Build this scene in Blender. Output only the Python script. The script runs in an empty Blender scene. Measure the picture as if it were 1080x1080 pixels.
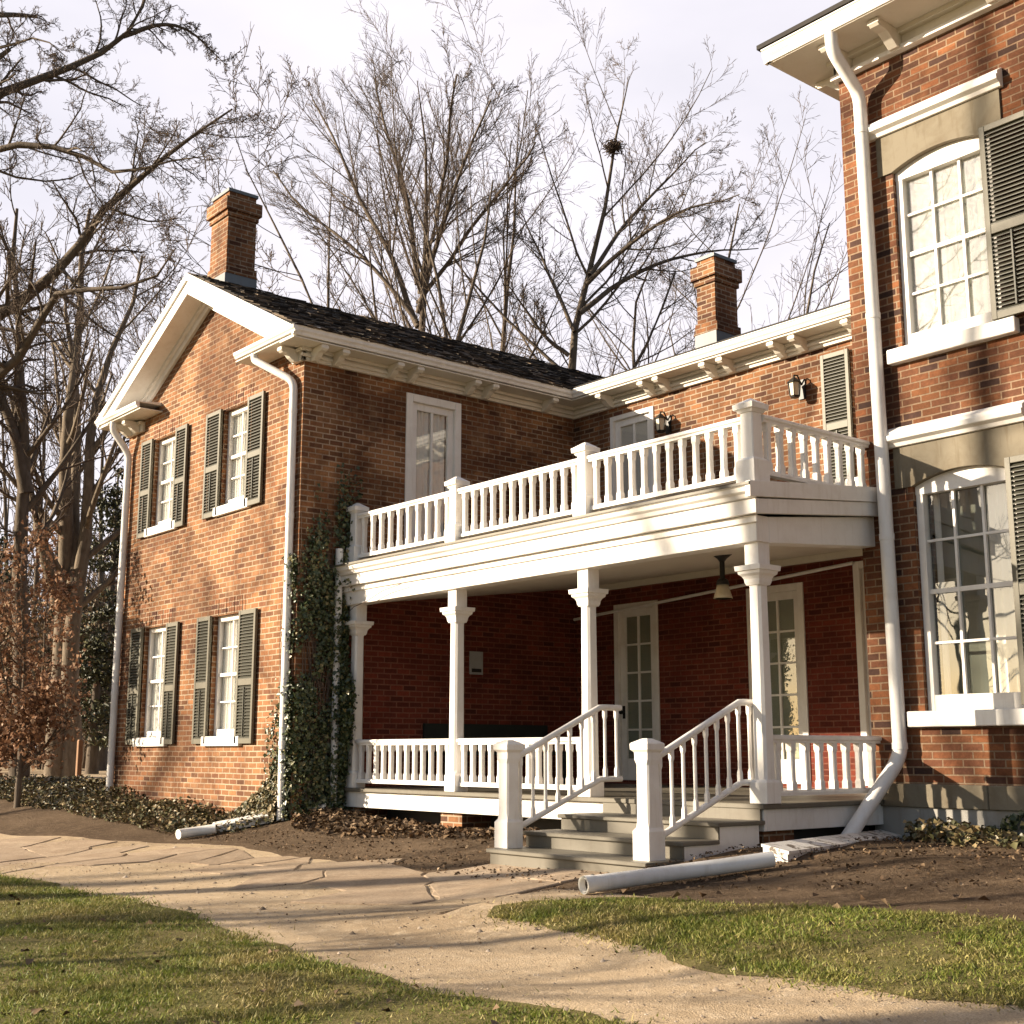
import bpy, math, random
import numpy as np
from mathutils import Vector, Matrix, geometry
R=math.radians
C=bpy.context.scene.collection
scene=bpy.context.scene
# ------------------------------------------------------------------ camera
F_PX=1355.77; YAW=R(-50.2514); PIT=R(10.5465)
fw=Vector((math.sin(YAW)*math.cos(PIT),math.cos(YAW)*math.cos(PIT),math.sin(PIT)))
rt=Vector((math.cos(YAW),-math.sin(YAW),0)); up=rt.cross(fw)
cd=bpy.data.cameras.new('camera'); cam=bpy.data.objects.new('camera',cd); C.objects.link(cam)
cam.matrix_world=Matrix(((rt.x,up.x,-fw.x,0),(rt.y,up.y,-fw.y,0),(rt.z,up.z,-fw.z,0),(0,0,0,1)))
cd.sensor_width=36; cd.lens=36*F_PX/1080; cd.clip_start=.05; cd.clip_end=3000
scene.camera=cam
def at(px,py,d):          # a point of the place seen at this pixel, d metres ahead
    return fw*d+rt*((px-540)/F_PX*d)-up*((py-540)/F_PX*d)
# ------------------------------------------------------------------ light
SUN_EL=R(17.7); SUN_AZ=math.atan2(-.60,-.80)
sdir=Vector((math.sin(SUN_AZ)*math.cos(SUN_EL),math.cos(SUN_AZ)*math.cos(SUN_EL),math.sin(SUN_EL)))
ld=bpy.data.lights.new('sun','SUN'); ld.energy=5.0; ld.angle=R(.55); ld.color=(1,.85,.65)
lo=bpy.data.objects.new('sun',ld); C.objects.link(lo); lo.rotation_euler=(-sdir).to_track_quat('-Z','Y').to_euler()
lo.location=sdir*60
w=bpy.data.worlds.new('World'); scene.world=w; w.use_nodes=True
nt=w.node_tree; nt.nodes.clear()
wo=nt.nodes.new('ShaderNodeOutputWorld'); bg=nt.nodes.new('ShaderNodeBackground'); bg.inputs['Strength'].default_value=.05
sky=nt.nodes.new('ShaderNodeTexSky'); sky.sky_type='NISHITA'; sky.sun_disc=False; sky.sun_elevation=SUN_EL; sky.sun_rotation=SUN_AZ
sky.air_density=1.0; sky.dust_density=1.0
tc=nt.nodes.new('ShaderNodeTexCoord'); mp=nt.nodes.new('ShaderNodeMapping'); mp.inputs['Scale'].default_value=(1.3,1.3,3.2)
nz=nt.nodes.new('ShaderNodeTexNoise'); nz.inputs['Scale'].default_value=2.2; nz.inputs['Detail'].default_value=5; nz.inputs['Roughness'].default_value=.55
cr=nt.nodes.new('ShaderNodeValToRGB'); cr.color_ramp.elements[0].position=.3; cr.color_ramp.elements[0].color=(.82,.82,.82,1); cr.color_ramp.elements[1].position=.66; cr.color_ramp.elements[1].color=(1,1,1,1)
mx=nt.nodes.new('ShaderNodeMixRGB'); mx.inputs['Color2'].default_value=(8.1,7.75,8.35,1)
# a bright veil of thin cloud low in the north west, thinning out towards the opposite sky
vd=nt.nodes.new('ShaderNodeVectorMath'); vd.operation='DOT_PRODUCT'; vd.inputs[1].default_value=(-.74,.62,.26)
vr=nt.nodes.new('ShaderNodeMapRange'); vr.interpolation_type='SMOOTHSTEP'; vr.inputs['From Min'].default_value=.45; vr.inputs['From Max'].default_value=.85; vr.inputs['To Min'].default_value=.14; vr.inputs['To Max'].default_value=1.0
ml=nt.nodes.new('ShaderNodeMath'); ml.operation='MULTIPLY'
L=nt.links.new
L(tc.outputs['Generated'],mp.inputs['Vector']); L(mp.outputs['Vector'],nz.inputs['Vector']); L(nz.outputs['Fac'],cr.inputs['Fac'])
L(tc.outputs['Generated'],vd.inputs[0]); L(vd.outputs['Value'],vr.inputs['Value']); L(vr.outputs[0],ml.inputs[0]); L(cr.outputs['Color'],ml.inputs[1])
L(ml.outputs[0],mx.inputs['Fac']); L(sky.outputs['Color'],mx.inputs['Color1']); L(mx.outputs['Color'],bg.inputs['Color']); L(bg.outputs['Background'],wo.inputs['Surface'])
scene.view_settings.view_transform='Standard'; scene.view_settings.look='None'; scene.view_settings.exposure=1.38; scene.view_settings.gamma=1
scene.cycles.max_bounces=6; scene.cycles.transparent_max_bounces=10

# ------------------------------------------------------------------ helpers
rng=np.random.default_rng(7); rnd=random.Random(5)
def tag(o,label=None,cat=None,group=None,kind=None):
    if label: o['label']=label
    if cat: o['category']=cat
    if group: o['group']=group
    if kind: o['kind']=kind
    return o
def empty(name,loc,label,cat,group=None):
    o=bpy.data.objects.new(name,None); C.objects.link(o); o.location=loc; o.empty_display_size=.2
    return tag(o,label,cat,group)
def link(name,me,mat,parent=None):
    o=bpy.data.objects.new(name,me); C.objects.link(o)
    if mat is not None and not me.materials: me.materials.append(mat)
    if parent is not None:
        o.parent=parent
        q=parent; off=Vector((0,0,0))
        while q is not None: off+=q.location; q=q.parent
        o.location=-off       # geometry is given in world metres
    return o
class MB:
    def __init__(s): s.v=[]; s.f=[]; s.sm=[]; s.mi=[]; s.m=0
    def add(s,vs,fs,smooth=False):
        n=len(s.v); s.v+= [tuple(p) for p in vs]; s.f+=[tuple(i+n for i in f) for f in fs]; s.sm+=[smooth]*len(fs); s.mi+=[s.m]*len(fs); return s
    def box(s,x0,x1,y0,y1,z0,z1):
        return s.add([(x0,y0,z0),(x1,y0,z0),(x1,y1,z0),(x0,y1,z0),(x0,y0,z1),(x1,y0,z1),(x1,y1,z1),(x0,y1,z1)],
          [(0,3,2,1),(4,5,6,7),(0,1,5,4),(1,2,6,5),(2,3,7,6),(3,0,4,7)])
    def cbox(s,c,sx,sy,sz): return s.box(c[0]-sx/2,c[0]+sx/2,c[1]-sy/2,c[1]+sy/2,c[2]-sz/2,c[2]+sz/2)
    def obox(s,c,ax,ay,az):     # centre and three half-axis vectors
        c,ax,ay,az=map(Vector,(c,ax,ay,az)); vs=[c+i*ax+j*ay+k*az for k in(-1,1) for i,j in((-1,-1),(1,-1),(1,1),(-1,1))]
        return s.add(vs,[(0,3,2,1),(4,5,6,7),(0,1,5,4),(1,2,6,5),(2,3,7,6),(3,0,4,7)])
    def prism(s,poly,d):        # 3d polygon swept by vector d
        n=len(poly); d=Vector(d); a=[Vector(p) for p in poly]; b=[p+d for p in a]
        nn=Vector((0,0,0))
        for i in range(n): nn+=a[i].cross(a[(i+1)%n])
        fl=nn.dot(d)>0
        fs=[tuple(range(n))[::-1] if fl else tuple(range(n)), tuple(range(n,2*n)) if fl else tuple(range(n,2*n))[::-1]]
        for i in range(n):
            j=(i+1)%n; q=(i,j,n+j,n+i); fs.append(q if fl else q[::-1])
        return s.add(a+b,fs)
    def tube(s,pts,rad,n=10,cap=True,smooth=True):
        pts=[Vector(p) for p in pts]; 
        if not hasattr(rad,'__len__'): rad=[rad]*len(pts)
        vs=[];fs=[]; ref=None
        for i,p in enumerate(pts):
            t=(pts[min(i+1,len(pts)-1)]-pts[max(i-1,0)]).normalized()
            if ref is None: ref=t.orthogonal().normalized()
            ref=(ref-t*ref.dot(t)).normalized(); b=t.cross(ref)
            for k in range(n):
                a=2*math.pi*k/n; vs.append(p+(ref*math.cos(a)+b*math.sin(a))*rad[i])
        for i in range(len(pts)-1):
            for k in range(n): fs.append((i*n+k,i*n+(k+1)%n,(i+1)*n+(k+1)%n,(i+1)*n+k))
        s.add(vs,fs,smooth)
        if cap: s.add(vs[:n],[tuple(range(n))[::-1]]); s.add(vs[-n:],[tuple(range(n))])
        return s
    def lathe(s,c,prof,n=16,smooth=True):   # prof: (r,z)
        vs=[];fs=[]
        for r_,z in prof:
            for k in range(n): a=2*math.pi*k/n; vs.append((c[0]+r_*math.cos(a),c[1]+r_*math.sin(a),c[2]+z))
        for i in range(len(prof)-1):
            for k in range(n): fs.append((i*n+k,i*n+(k+1)%n,(i+1)*n+(k+1)%n,(i+1)*n+k))
        fs.append(tuple(range(n))[::-1]); m=len(vs)-n; fs.append(tuple(range(m,m+n)))
        return s.add(vs,fs,smooth)
    def post(s,x,y,secs):       # square post, secs: (z, half, chamfer)
        vs=[];fs=[];n=8
        for z,h,c in secs:
            c=max(c,.0005)
            for dx,dy in((h-c,-h),(h,-h+c),(h,h-c),(h-c,h),(-h+c,h),(-h,h-c),(-h,-h+c),(-h+c,-h)): vs.append((x+dx,y+dy,z))
        for i in range(len(secs)-1):
            for k in range(n): fs.append((i*n+k,i*n+(k+1)%n,(i+1)*n+(k+1)%n,(i+1)*n+k))
        fs.append(tuple(range(n))[::-1]); m=len(vs)-n; fs.append(tuple(range(m,m+n)))
        return s.add(vs,fs)
    def build(s,name,mat,parent=None,bevel=0):
        me=bpy.data.meshes.new(name); me.from_pydata(s.v,[],s.f); me.update()
        me.polygons.foreach_set('use_smooth',s.sm)
        mats=mat if isinstance(mat,(list,tuple)) else [mat]
        for m in mats: me.materials.append(m)
        if len(mats)>1: me.polygons.foreach_set('material_index',s.mi)
        boxuv(me)
        o=link(name,me,None,parent)
        if bevel:
            b=o.modifiers.new('bevel','BEVEL'); b.width=bevel; b.segments=1; b.limit_method='ANGLE'; b.angle_limit=R(40)
        return o
def boxuv(me):
    uv=me.uv_layers.new(name='UVMap').data
    for p in me.polygons:
        n=p.normal; a=max(range(3),key=lambda i:abs(n[i]))
        for li in p.loop_indices:
            c=me.vertices[me.loops[li].vertex_index].co
            uv[li].uv=(c[1],c[2]) if a==0 else ((c[0],c[2]) if a==1 else (c[0],c[1]))
def fastmesh(name,V,Fq,mat,parent=None,smooth=False,mats=None,mi=None):
    """V (n,3), Fq (m,k) with k = 3 or 4"""
    me=bpy.data.meshes.new(name); V=np.asarray(V,np.float32); Fq=np.asarray(Fq,np.int32); k=Fq.shape[1]
    me.vertices.add(len(V)); me.vertices.foreach_set('co',V.ravel())
    me.loops.add(Fq.size); me.loops.foreach_set('vertex_index',Fq.ravel())
    me.polygons.add(len(Fq)); me.polygons.foreach_set('loop_start',np.arange(0,Fq.size,k,dtype=np.int32))
    me.polygons.foreach_set('loop_total',np.full(len(Fq),k,np.int32))
    if smooth: me.polygons.foreach_set('use_smooth',np.ones(len(Fq),bool))
    me.update(calc_edges=True)
    return link(name,me,mat,parent)

# ------------------------------------------------------------------ materials
class NT:
    def __init__(s,name):
        s.m=bpy.data.materials.new(name); s.m.use_nodes=True; s.t=s.m.node_tree; s.t.nodes.clear()
        s.out=s.n('ShaderNodeOutputMaterial'); s.b=s.n('ShaderNodeBsdfPrincipled'); s.l(s.b.outputs[0],s.out.inputs[0])
    def n(s,typ,**k):
        x=s.t.nodes.new(typ)
        for a,v in k.items():
            if a.startswith('_'): setattr(x,a[1:],v)
            else: x.inputs[a.replace('0',' ')].default_value=v
        return x
    def l(s,a,b): s.t.links.new(a,b)
    def noise(s,vec,scale,detail=4,rough=.6,dist=0):
        x=s.n('ShaderNodeTexNoise',Scale=scale,Detail=detail,Roughness=rough,Distortion=dist)
        if vec is not None: s.l(vec,x.inputs['Vector'])
        return x.outputs['Fac']
    def ramp(s,fac,stops):
        x=s.n('ShaderNodeValToRGB'); e=x.color_ramp.elements
        while len(e)<len(stops): e.new(.5)
        for i,(p,c) in enumerate(stops):
            e[i].position=p; e[i].color=(c,c,c,1) if not hasattr(c,'__len__') else (*c,1)
        s.l(fac,x.inputs['Fac']); return x.outputs['Color']
    def mix(s,fac,a,b,mode='MIX'):
        x=s.n('ShaderNodeMixRGB',_blend_type=mode)
        for v,i in((fac,0),(a,1),(b,2)):
            if isinstance(v,(int,float)): x.inputs[i].default_value=v if i==0 else (v,v,v,1)
            elif isinstance(v,tuple): x.inputs[i].default_value=(*v,1)
            else: s.l(v,x.inputs[i])
        return x.outputs[0]
    def math(s,op,a,b=0):
        x=s.n('ShaderNodeMath',_operation=op)
        for v,i in((a,0),(b,1)):
            if isinstance(v,(int,float)): x.inputs[i].default_value=v
            else: s.l(v,x.inputs[i])
        return x.outputs[0]
    def bump(s,h,strength=.5,dist=.01):
        x=s.n('ShaderNodeBump',Strength=strength,Distance=dist); s.l(h,x.inputs['Height']); s.l(x.outputs[0],s.b.inputs['Normal'])
    def pos(s): return s.n('ShaderNodeNewGeometry').outputs['Position']
    def fin(s,col=None,rough=.6,spec=.3):
        if col is not None:
            if isinstance(col,tuple): s.b.inputs['Base Color'].default_value=(*col,1)
            else: s.l(col,s.b.inputs['Base Color'])
        if isinstance(rough,(int,float)): s.b.inputs['Roughness'].default_value=rough
        else: s.l(rough,s.b.inputs['Roughness'])
        s.b.inputs['Specular IOR Level'].default_value=spec
        return s.m
def brick(name,c1,c2,c3,mortar,stain,stain_amt,pale=None,ms0=.0095):
    t=NT(name); uv=t.n('ShaderNodeUVMap').outputs[0]
    # slightly wandering courses
    wob=t.n('ShaderNodeTexNoise',Scale=2.5,Detail=3); t.l(uv,wob.inputs['Vector'])
    w1=t.n('ShaderNodeVectorMath',_operation='SUBTRACT'); t.l(wob.outputs['Color'],w1.inputs[0]); w1.inputs[1].default_value=(.5,.5,.5)
    w2=t.n('ShaderNodeVectorMath',_operation='SCALE'); w2.inputs['Scale'].default_value=.012; t.l(w1.outputs[0],w2.inputs[0])
    w3=t.n('ShaderNodeVectorMath',_operation='ADD'); t.l(uv,w3.inputs[0]); t.l(w2.outputs[0],w3.inputs[1])
    def bk(vec,a,b,mo,ms=.0095):
        x=t.n('ShaderNodeTexBrick',Color1=(*a,1),Color2=(*b,1),Mortar=(*mo,1),Scale=1.0)
        x.inputs['Mortar Size'].default_value=ms; x.inputs['Mortar Smooth'].default_value=.25; x.inputs['Bias'].default_value=0
        x.inputs['Brick Width'].default_value=.208; x.inputs['Row Height'].default_value=.0725; x.offset=.5
        t.l(vec,x.inputs['Vector']); return x
    A=bk(w3.outputs[0],c1,c2,mortar,ms0)
    sh=t.n('ShaderNodeVectorMath',_operation='ADD'); t.l(w3.outputs[0],sh.inputs[0]); sh.inputs[1].default_value=(.208*57,.0725*34,0)
    B=bk(sh.outputs[0],(0,0,0),(1,1,1),(0,0,0))
    sel=t.ramp(B.outputs['Color'],[(.70,0.),(.92,1.)])
    col=t.mix(sel,A.outputs['Color'],c3)
    p=t.pos()
    ns=t.noise(p,.75,6,.65,.6)
    col=t.mix(t.ramp(ns,[(.44,0.),(.57,stain_amt)]),col,t.mix(1,col,stain,'MULTIPLY'))
    stm=t.n('ShaderNodeMapping'); stm.inputs['Scale'].default_value=(1,1,.28); t.l(p,stm.inputs['Vector']); n3=t.noise(stm.outputs[0],2.1,5,.7,.5)
    col=t.mix(t.ramp(n3,[(.5,0.),(.72,stain_amt*.9)]),col,t.mix(1,col,stain,'MULTIPLY'))
    sh2=t.n('ShaderNodeVectorMath',_operation='ADD'); t.l(w3.outputs[0],sh2.inputs[0]); sh2.inputs[1].default_value=(.208*91,.0725*58,0)
    B2=bk(sh2.outputs[0],(.70,.70,.70),(1.3,1.22,1.15),(1,1,1)); col=t.mix(.9,col,B2.outputs['Color'],'MULTIPLY')
    fine=t.noise(p,38,4,.7); col=t.mix(.6,col,t.ramp(fine,[(.25,.55),(.75,1.35)]),'MULTIPLY')
    if pale:
        np_=t.noise(p,1.7,5,.7,.4); col=t.mix(t.ramp(np_,[(.55,0.),(.78,.45)]),col,pale)
    hgt=t.math('ADD',t.math('MULTIPLY',t.math('SUBTRACT',1.0,A.outputs['Fac']),1.0),t.math('MULTIPLY',fine,.35))
    t.bump(hgt,.7,.008)
    return t.fin(col,.88,.2)
M={}
M['brick_wing']=brick('wing brick',(.285,.140,.064),(.225,.103,.048),(.155,.070,.038),(.39,.295,.205),(.42,.36,.34),.85,(.36,.22,.125))
M['brick_link']=brick('link brick',(.265,.128,.058),(.185,.083,.040),(.105,.052,.034),(.36,.28,.2),(.44,.38,.36),.8)
M['brick_main']=brick('main brick',(.225,.094,.041),(.135,.058,.033),(.065,.036,.029),(.27,.19,.125),(.42,.36,.34),.8,None,.0078)
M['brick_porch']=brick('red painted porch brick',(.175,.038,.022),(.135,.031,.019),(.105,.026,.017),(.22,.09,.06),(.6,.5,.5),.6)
M['brick_soldier']=brick('flat arch brick',(.25,.115,.056),(.17,.072,.038),(.11,.048,.032),(.36,.27,.19),(.5,.44,.42),.7)
def paint(name,c,rough=.5,dirt_mottle=.25,scale=3,peel=None):
    t=NT(name); p=t.pos(); n1=t.noise(p,scale,6,.65,.5); n2=t.noise(p,scale*9,4,.7)
    col=t.mix(t.ramp(n1,[(.45,0.),(.8,dirt_mottle)]),c,t.mix(1,c,(.62,.55,.46),'MULTIPLY'))
    col=t.mix(t.ramp(n2,[(.62,0.),(.8,dirt_mottle*.6)]),col,t.mix(1,c,(.7,.66,.6),'MULTIPLY'))
    if peel: col=t.mix(t.ramp(t.noise(p,7,6,.75,.8),[(.54,0.),(.57,1.)]),col,peel)
    ms_=t.n('ShaderNodeMapping'); ms_.inputs['Scale'].default_value=(1,1,.12); t.l(p,ms_.inputs['Vector']); n4=t.noise(ms_.outputs[0],16,4,.65)
    col=t.mix(t.ramp(n4,[(.54,0.),(.74,dirt_mottle*.8)]),col,t.mix(1,c,(.66,.60,.52),'MULTIPLY'))
    t.bump(n2,.15,.004)
    return t.fin(col,rough,.35)
M['white']=paint('white paint',(.80,.77,.73),.5,.38)
M['cream']=paint('cream soffit paint',(.70,.655,.57),.55,.2)
M['white_pipe']=paint('white pipe enamel',(.78,.76,.74),.35,.4,4)
M['drain']=paint('white plastic drain',(.76,.75,.72),.35,.55,5)
M['mouth']=paint('dark pipe hollow',(.075,.055,.04),.9,.4)
M['peel']=paint('peeling white board',(.74,.72,.68),.6,.3,3,(.17,.14,.11))
M['deck']=paint('grey deck paint',(.145,.13,.102),.5,.5,2.5)
M['void_dark']=paint('painted dark of porch void',(.05,.045,.04),.8,.3)
M['shutter']=paint('olive shutter slats',(.048,.047,.034),.5,.4,4)
M['shutter_frame']=paint('pale olive shutter frame',(.115,.105,.076),.5,.4,4)  # frame in a paler olive than its slats
M['stone']=paint('weathered limestone',(.19,.163,.118),.85,1.0,2.6)
M['found']=paint('grey painted foundation',(.30,.29,.27),.8,.9,1.6)
M['lead']=paint('lead flashing',(.13,.145,.16),.5,.4)
M['black']=paint('black iron',(.018,.017,.016),.45,.3)
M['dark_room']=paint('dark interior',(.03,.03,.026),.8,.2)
M['blind_dark']=paint('dim green interior',(.15,.165,.13),.7,.3,1.2)
M['blind']=paint('greenish blind',(.27,.29,.235),.7,.2,1.2)
M['door_panel']=paint('white blind behind glass',(.62,.60,.56),.6,.2)
M['plaque']=paint('grey notice',(.33,.33,.33),.5,.3,20)
M['bench']=paint('dark green bench',(.016,.022,.02),.6,.3)
M['wood_post']=paint('orange timber post',(.24,.125,.06),.7,.6,6)
M['stucco']=paint('pale house render',(.72,.64,.50),.8,.3,.6)
def curtain_mat():
    t=NT('white curtain'); p=t.pos(); n=t.noise(p,2.5,5,.7)
    return t.fin(t.mix(n,(.68,.68,.65),(.83,.83,.81)),.9,.05)
M['curtain']=curtain_mat()
def glass(name,refl,dirt_mottle=0):
    t=NT(name); t.t.nodes.remove(t.b)
    tr=t.n('ShaderNodeBsdfTransparent'); tr.inputs[0].default_value=(.97,.97,.96,1)
    gl=t.n('ShaderNodeBsdfGlossy',Roughness=.015); 
    p=t.pos(); nn=t.noise(p,1.6,2,.5); bp=t.n('ShaderNodeBump',Strength=.035,Distance=.05); t.l(nn,bp.inputs['Height']); t.l(bp.outputs[0],gl.inputs['Normal'])
    lw=t.n('ShaderNodeFresnel',IOR=1.5); bf=t.n('ShaderNodeNewGeometry'); fac=t.math('MULTIPLY',t.math('ADD',lw.outputs[0],refl),t.math('SUBTRACT',1.0,bf.outputs['Backfacing']))
    m=t.n('ShaderNodeMixShader'); t.l(fac,m.inputs[0]); t.l(tr.outputs[0],m.inputs[1]); t.l(gl.outputs[0],m.inputs[2])
    last=m.outputs[0]
    if dirt_mottle:  # pale mottle painted on the pane, standing in for broken reflections
        df=t.n('ShaderNodeBsdfDiffuse',Color=(.78,.76,.72,1)); m2=t.n('ShaderNodeMixShader'); t.l(t.ramp(t.noise(p,9,7,.8,1.2),[(.40,dirt_mottle),(.62,dirt_mottle*.25)]),m2.inputs[0])
        t.l(last,m2.inputs[1]); t.l(df.outputs[0],m2.inputs[2]); last=m2.outputs[0]
    t.l(last,t.out.inputs[0]); return t.m
M['glass']=glass('window glass',.10)
M['glass_main']=glass('storm window glass',.16)
M['glass_mottled']=glass('old glass with reflection mottle',.30,.22)
M['lamp_glass']=paint('amber lamp glass',(.62,.55,.42),.25,.4,20)
def shake_mat():
    t=NT('weathered sun flecked cedar shakes'); g=t.n('ShaderNodeNewGeometry'); r_=g.outputs['Random Per Island']
    col=t.ramp(r_,[(0,(.018,.015,.013)),(.5,(.045,.036,.029)),(.8,(.10,.075,.055)),(1,(.20,.15,.105))])  # random shake tones; the palest paint in curled ends catching the sun
    col=t.mix(.6,col,t.ramp(t.noise(g.outputs['Position'],14,5,.7),[(.3,.4),(.75,1.5)]),'MULTIPLY')
    return t.fin(col,.85,.2)
M['shake']=shake_mat()
M['shingle']=paint('dark shingles',(.03,.027,.025),.85,.4,5)
def bark(name,a,b):
    t=NT(name); p=t.pos(); mp_=t.n('ShaderNodeMapping'); mp_.inputs['Scale'].default_value=(1,1,.3); t.l(p,mp_.inputs['Vector'])
    n=t.noise(mp_.outputs[0],9,6,.7,.5); t.bump(n,.6,.03); return t.fin(t.mix(t.ramp(n,[(.3,0.),(.7,1.)]),a,b),.9,.1)
M['bark']=bark('grey brown bark',(.08,.063,.05),(.175,.142,.11))
M['bark_pale']=bark('pale sycamore bark',(.10,.08,.06),(.25,.20,.15))
M['twig']=bark('twig bark',(.09,.067,.054),(.15,.115,.09))
def leafmat(name,stops,rough=.5,spec=.35,trans=0.0):
    t=NT(name); g=t.n('ShaderNodeNewGeometry'); col=t.ramp(g.outputs['Random Per Island'],stops)
    m=t.fin(col,rough,spec)
    if trans:
        tl=t.n('ShaderNodeBsdfTranslucent'); t.l(col,tl.inputs[0]); ms=t.n('ShaderNodeMixShader'); ms.inputs[0].default_value=trans
        t.l(t.b.outputs[0],ms.inputs[1]); t.l(tl.outputs[0],ms.inputs[2]); t.l(ms.outputs[0],t.out.inputs[0])
    return m
M['ivy']=leafmat('ivy leaves',[(0,(.022,.036,.014)),(.55,(.048,.066,.024)),(.88,(.09,.095,.034)),(1,(.19,.15,.06))],.4,.45)
M['groundivy']=leafmat('ground ivy leaves',[(0,(.045,.046,.02)),(.4,(.095,.090,.038)),(.7,(.17,.13,.065)),(1,(.32,.24,.13))],.45,.4)
M['brownleaf']=leafmat('withered beech leaves',[(0,(.13,.065,.036)),(.5,(.26,.14,.08)),(.85,(.38,.225,.14)),(1,(.48,.34,.23))],.6,.2,.3)
M['litter']=leafmat('fallen leaves',[(0,(.05,.03,.018)),(.5,(.12,.075,.042)),(.9,(.21,.14,.08)),(1,(.36,.27,.18))],.7,.2)
M['pebble']=leafmat('pebbles',[(0,(.12,.09,.065)),(.5,(.30,.235,.17)),(1,(.52,.43,.34))],.8,.2)
M['pine']=leafmat('pine needles',[(0,(.025,.028,.014)),(.6,(.055,.058,.026)),(1,(.11,.105,.05))],.5,.3)
M['shrub']=leafmat('bare shrub twigs',[(0,(.09,.06,.035)),(.6,(.16,.11,.06)),(1,(.28,.20,.11))],.7,.2)
def grass_mat():
    t=NT('short winter grass'); g=t.n('ShaderNodeNewGeometry'); r_=g.outputs['Random Per Island']
    green=t.ramp(r_,[(0,(.075,.105,.017)),(.5,(.15,.185,.030)),(.85,(.23,.24,.050)),(1,(.37,.31,.12))]); straw=t.ramp(r_,[(0,(.13,.115,.034)),(.4,(.26,.22,.07)),(.8,(.38,.30,.13)),(1,(.50,.41,.22))])
    n=t.noise(g.outputs['Position'],1.15,5,.65,.5); col=t.mix(t.ramp(n,[(.43,0.),(.64,1.)]),green,straw)
    m=t.fin(col,.55,.25); tl=t.n('ShaderNodeBsdfTranslucent'); t.l(col,tl.inputs[0]); ms=t.n('ShaderNodeMixShader'); ms.inputs[0].default_value=.25
    t.l(t.b.outputs[0],ms.inputs[1]); t.l(tl.outputs[0],ms.inputs[2]); t.l(ms.outputs[0],t.out.inputs[0]); return m
M['grass']=grass_mat()
def groundmat(name,a,b,c,scale,bump=.5,dist=.02):
    t=NT(name); p=t.pos(); n1=t.noise(p,scale,6,.6,.3); n2=t.noise(p,scale*14,5,.75); n3=t.noise(p,95,3,.7)
    col=t.mix(t.ramp(n1,[(.35,0.),(.68,1.)]),a,b); col=t.mix(t.ramp(n2,[(.5,0.),(.72,.8)]),col,c)
    col=t.mix(.65,col,t.ramp(n3,[(.25,.5),(.75,1.5)]),'MULTIPLY')
    t.bump(t.math('ADD',n2,t.math('MULTIPLY',n3,.6)),bump,dist); return t.fin(col,.95,.1)
M['soil']=groundmat('bare brown soil',(.105,.072,.046),(.19,.133,.086),(.28,.205,.14),1.1,1.0,.05)
M['gravel']=groundmat('sandy path',(.32,.24,.155),(.50,.385,.255),(.56,.45,.32),.55,.7,.02)
M['turf']=groundmat('lawn soil and thatch',(.125,.12,.04),(.20,.165,.07),(.30,.225,.12),2.2,.9,.03)
M['field']=groundmat('winter ground',(.16,.115,.065),(.22,.16,.09),(.28,.2,.12),.3)
def flagmat():
    t=NT('flagstones'); g=t.n('ShaderNodeNewGeometry'); p=g.outputs['Position']
    base=t.ramp(g.outputs['Random Per Island'],[(0,(.30,.23,.165)),(.35,(.43,.33,.235)),(.7,(.37,.285,.20)),(1,(.50,.40,.30))]); n=t.noise(p,4,6,.7,.4)
    base=t.mix(t.ramp(n,[(.38,0.),(.68,.8)]),base,(.24,.17,.11)); base=t.mix(t.ramp(t.noise(p,1.4,4,.6),[(.45,0.),(.65,.6)]),base,(.37,.28,.195))
    base=t.mix(.6,base,t.ramp(t.noise(p,55,4,.7),[(.3,.55),(.7,1.35)]),'MULTIPLY'); t.bump(n,.4,.02)
    return t.fin(base,.85,.15)
M['flag']=flagmat()

# ------------------------------------------------------------------ ground
YS=[-60,-5,0,4.3,6,7.4,8.5,10.5,14,60]; ZS=[-1.9,-1.5,-1.38,-1.2,-1.12,-1.03,-.88,-.86,-.82,-.82]
def sstep(t): t=np.clip(t,0,1); return t*t*(3-2*t)
def gz(x,y):
    x=np.asarray(x,float); y=np.asarray(y,float)
    z=np.interp(y,YS,ZS)+.22*sstep((-14-x)/6)*sstep((y-5.5)/2.5)
    z=z+.10*sstep((x+7.65)/.45)*sstep((y-4.9)/1.2)*sstep((11-y)/1.2)
    z=z+.11*np.exp(-((x+14.05)/.75)**2-((y-8.75)/.6)**2)
    return z+.012*np.sin(x*2.1+y*.7)+.010*np.sin(y*3.1-x*1.3)
def on_ground(px,py,h=0):
    d=at(px,py,1); z=-1.1
    for _ in range(25): p=d*(z/d.z); z=.5*z+.5*(float(gz(p.x,p.y))+h)
    p=d*(z/d.z); return (p.x,p.y,z)
def seen_poly(pts): return [on_ground(*p)[:2] for p in pts]
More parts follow.
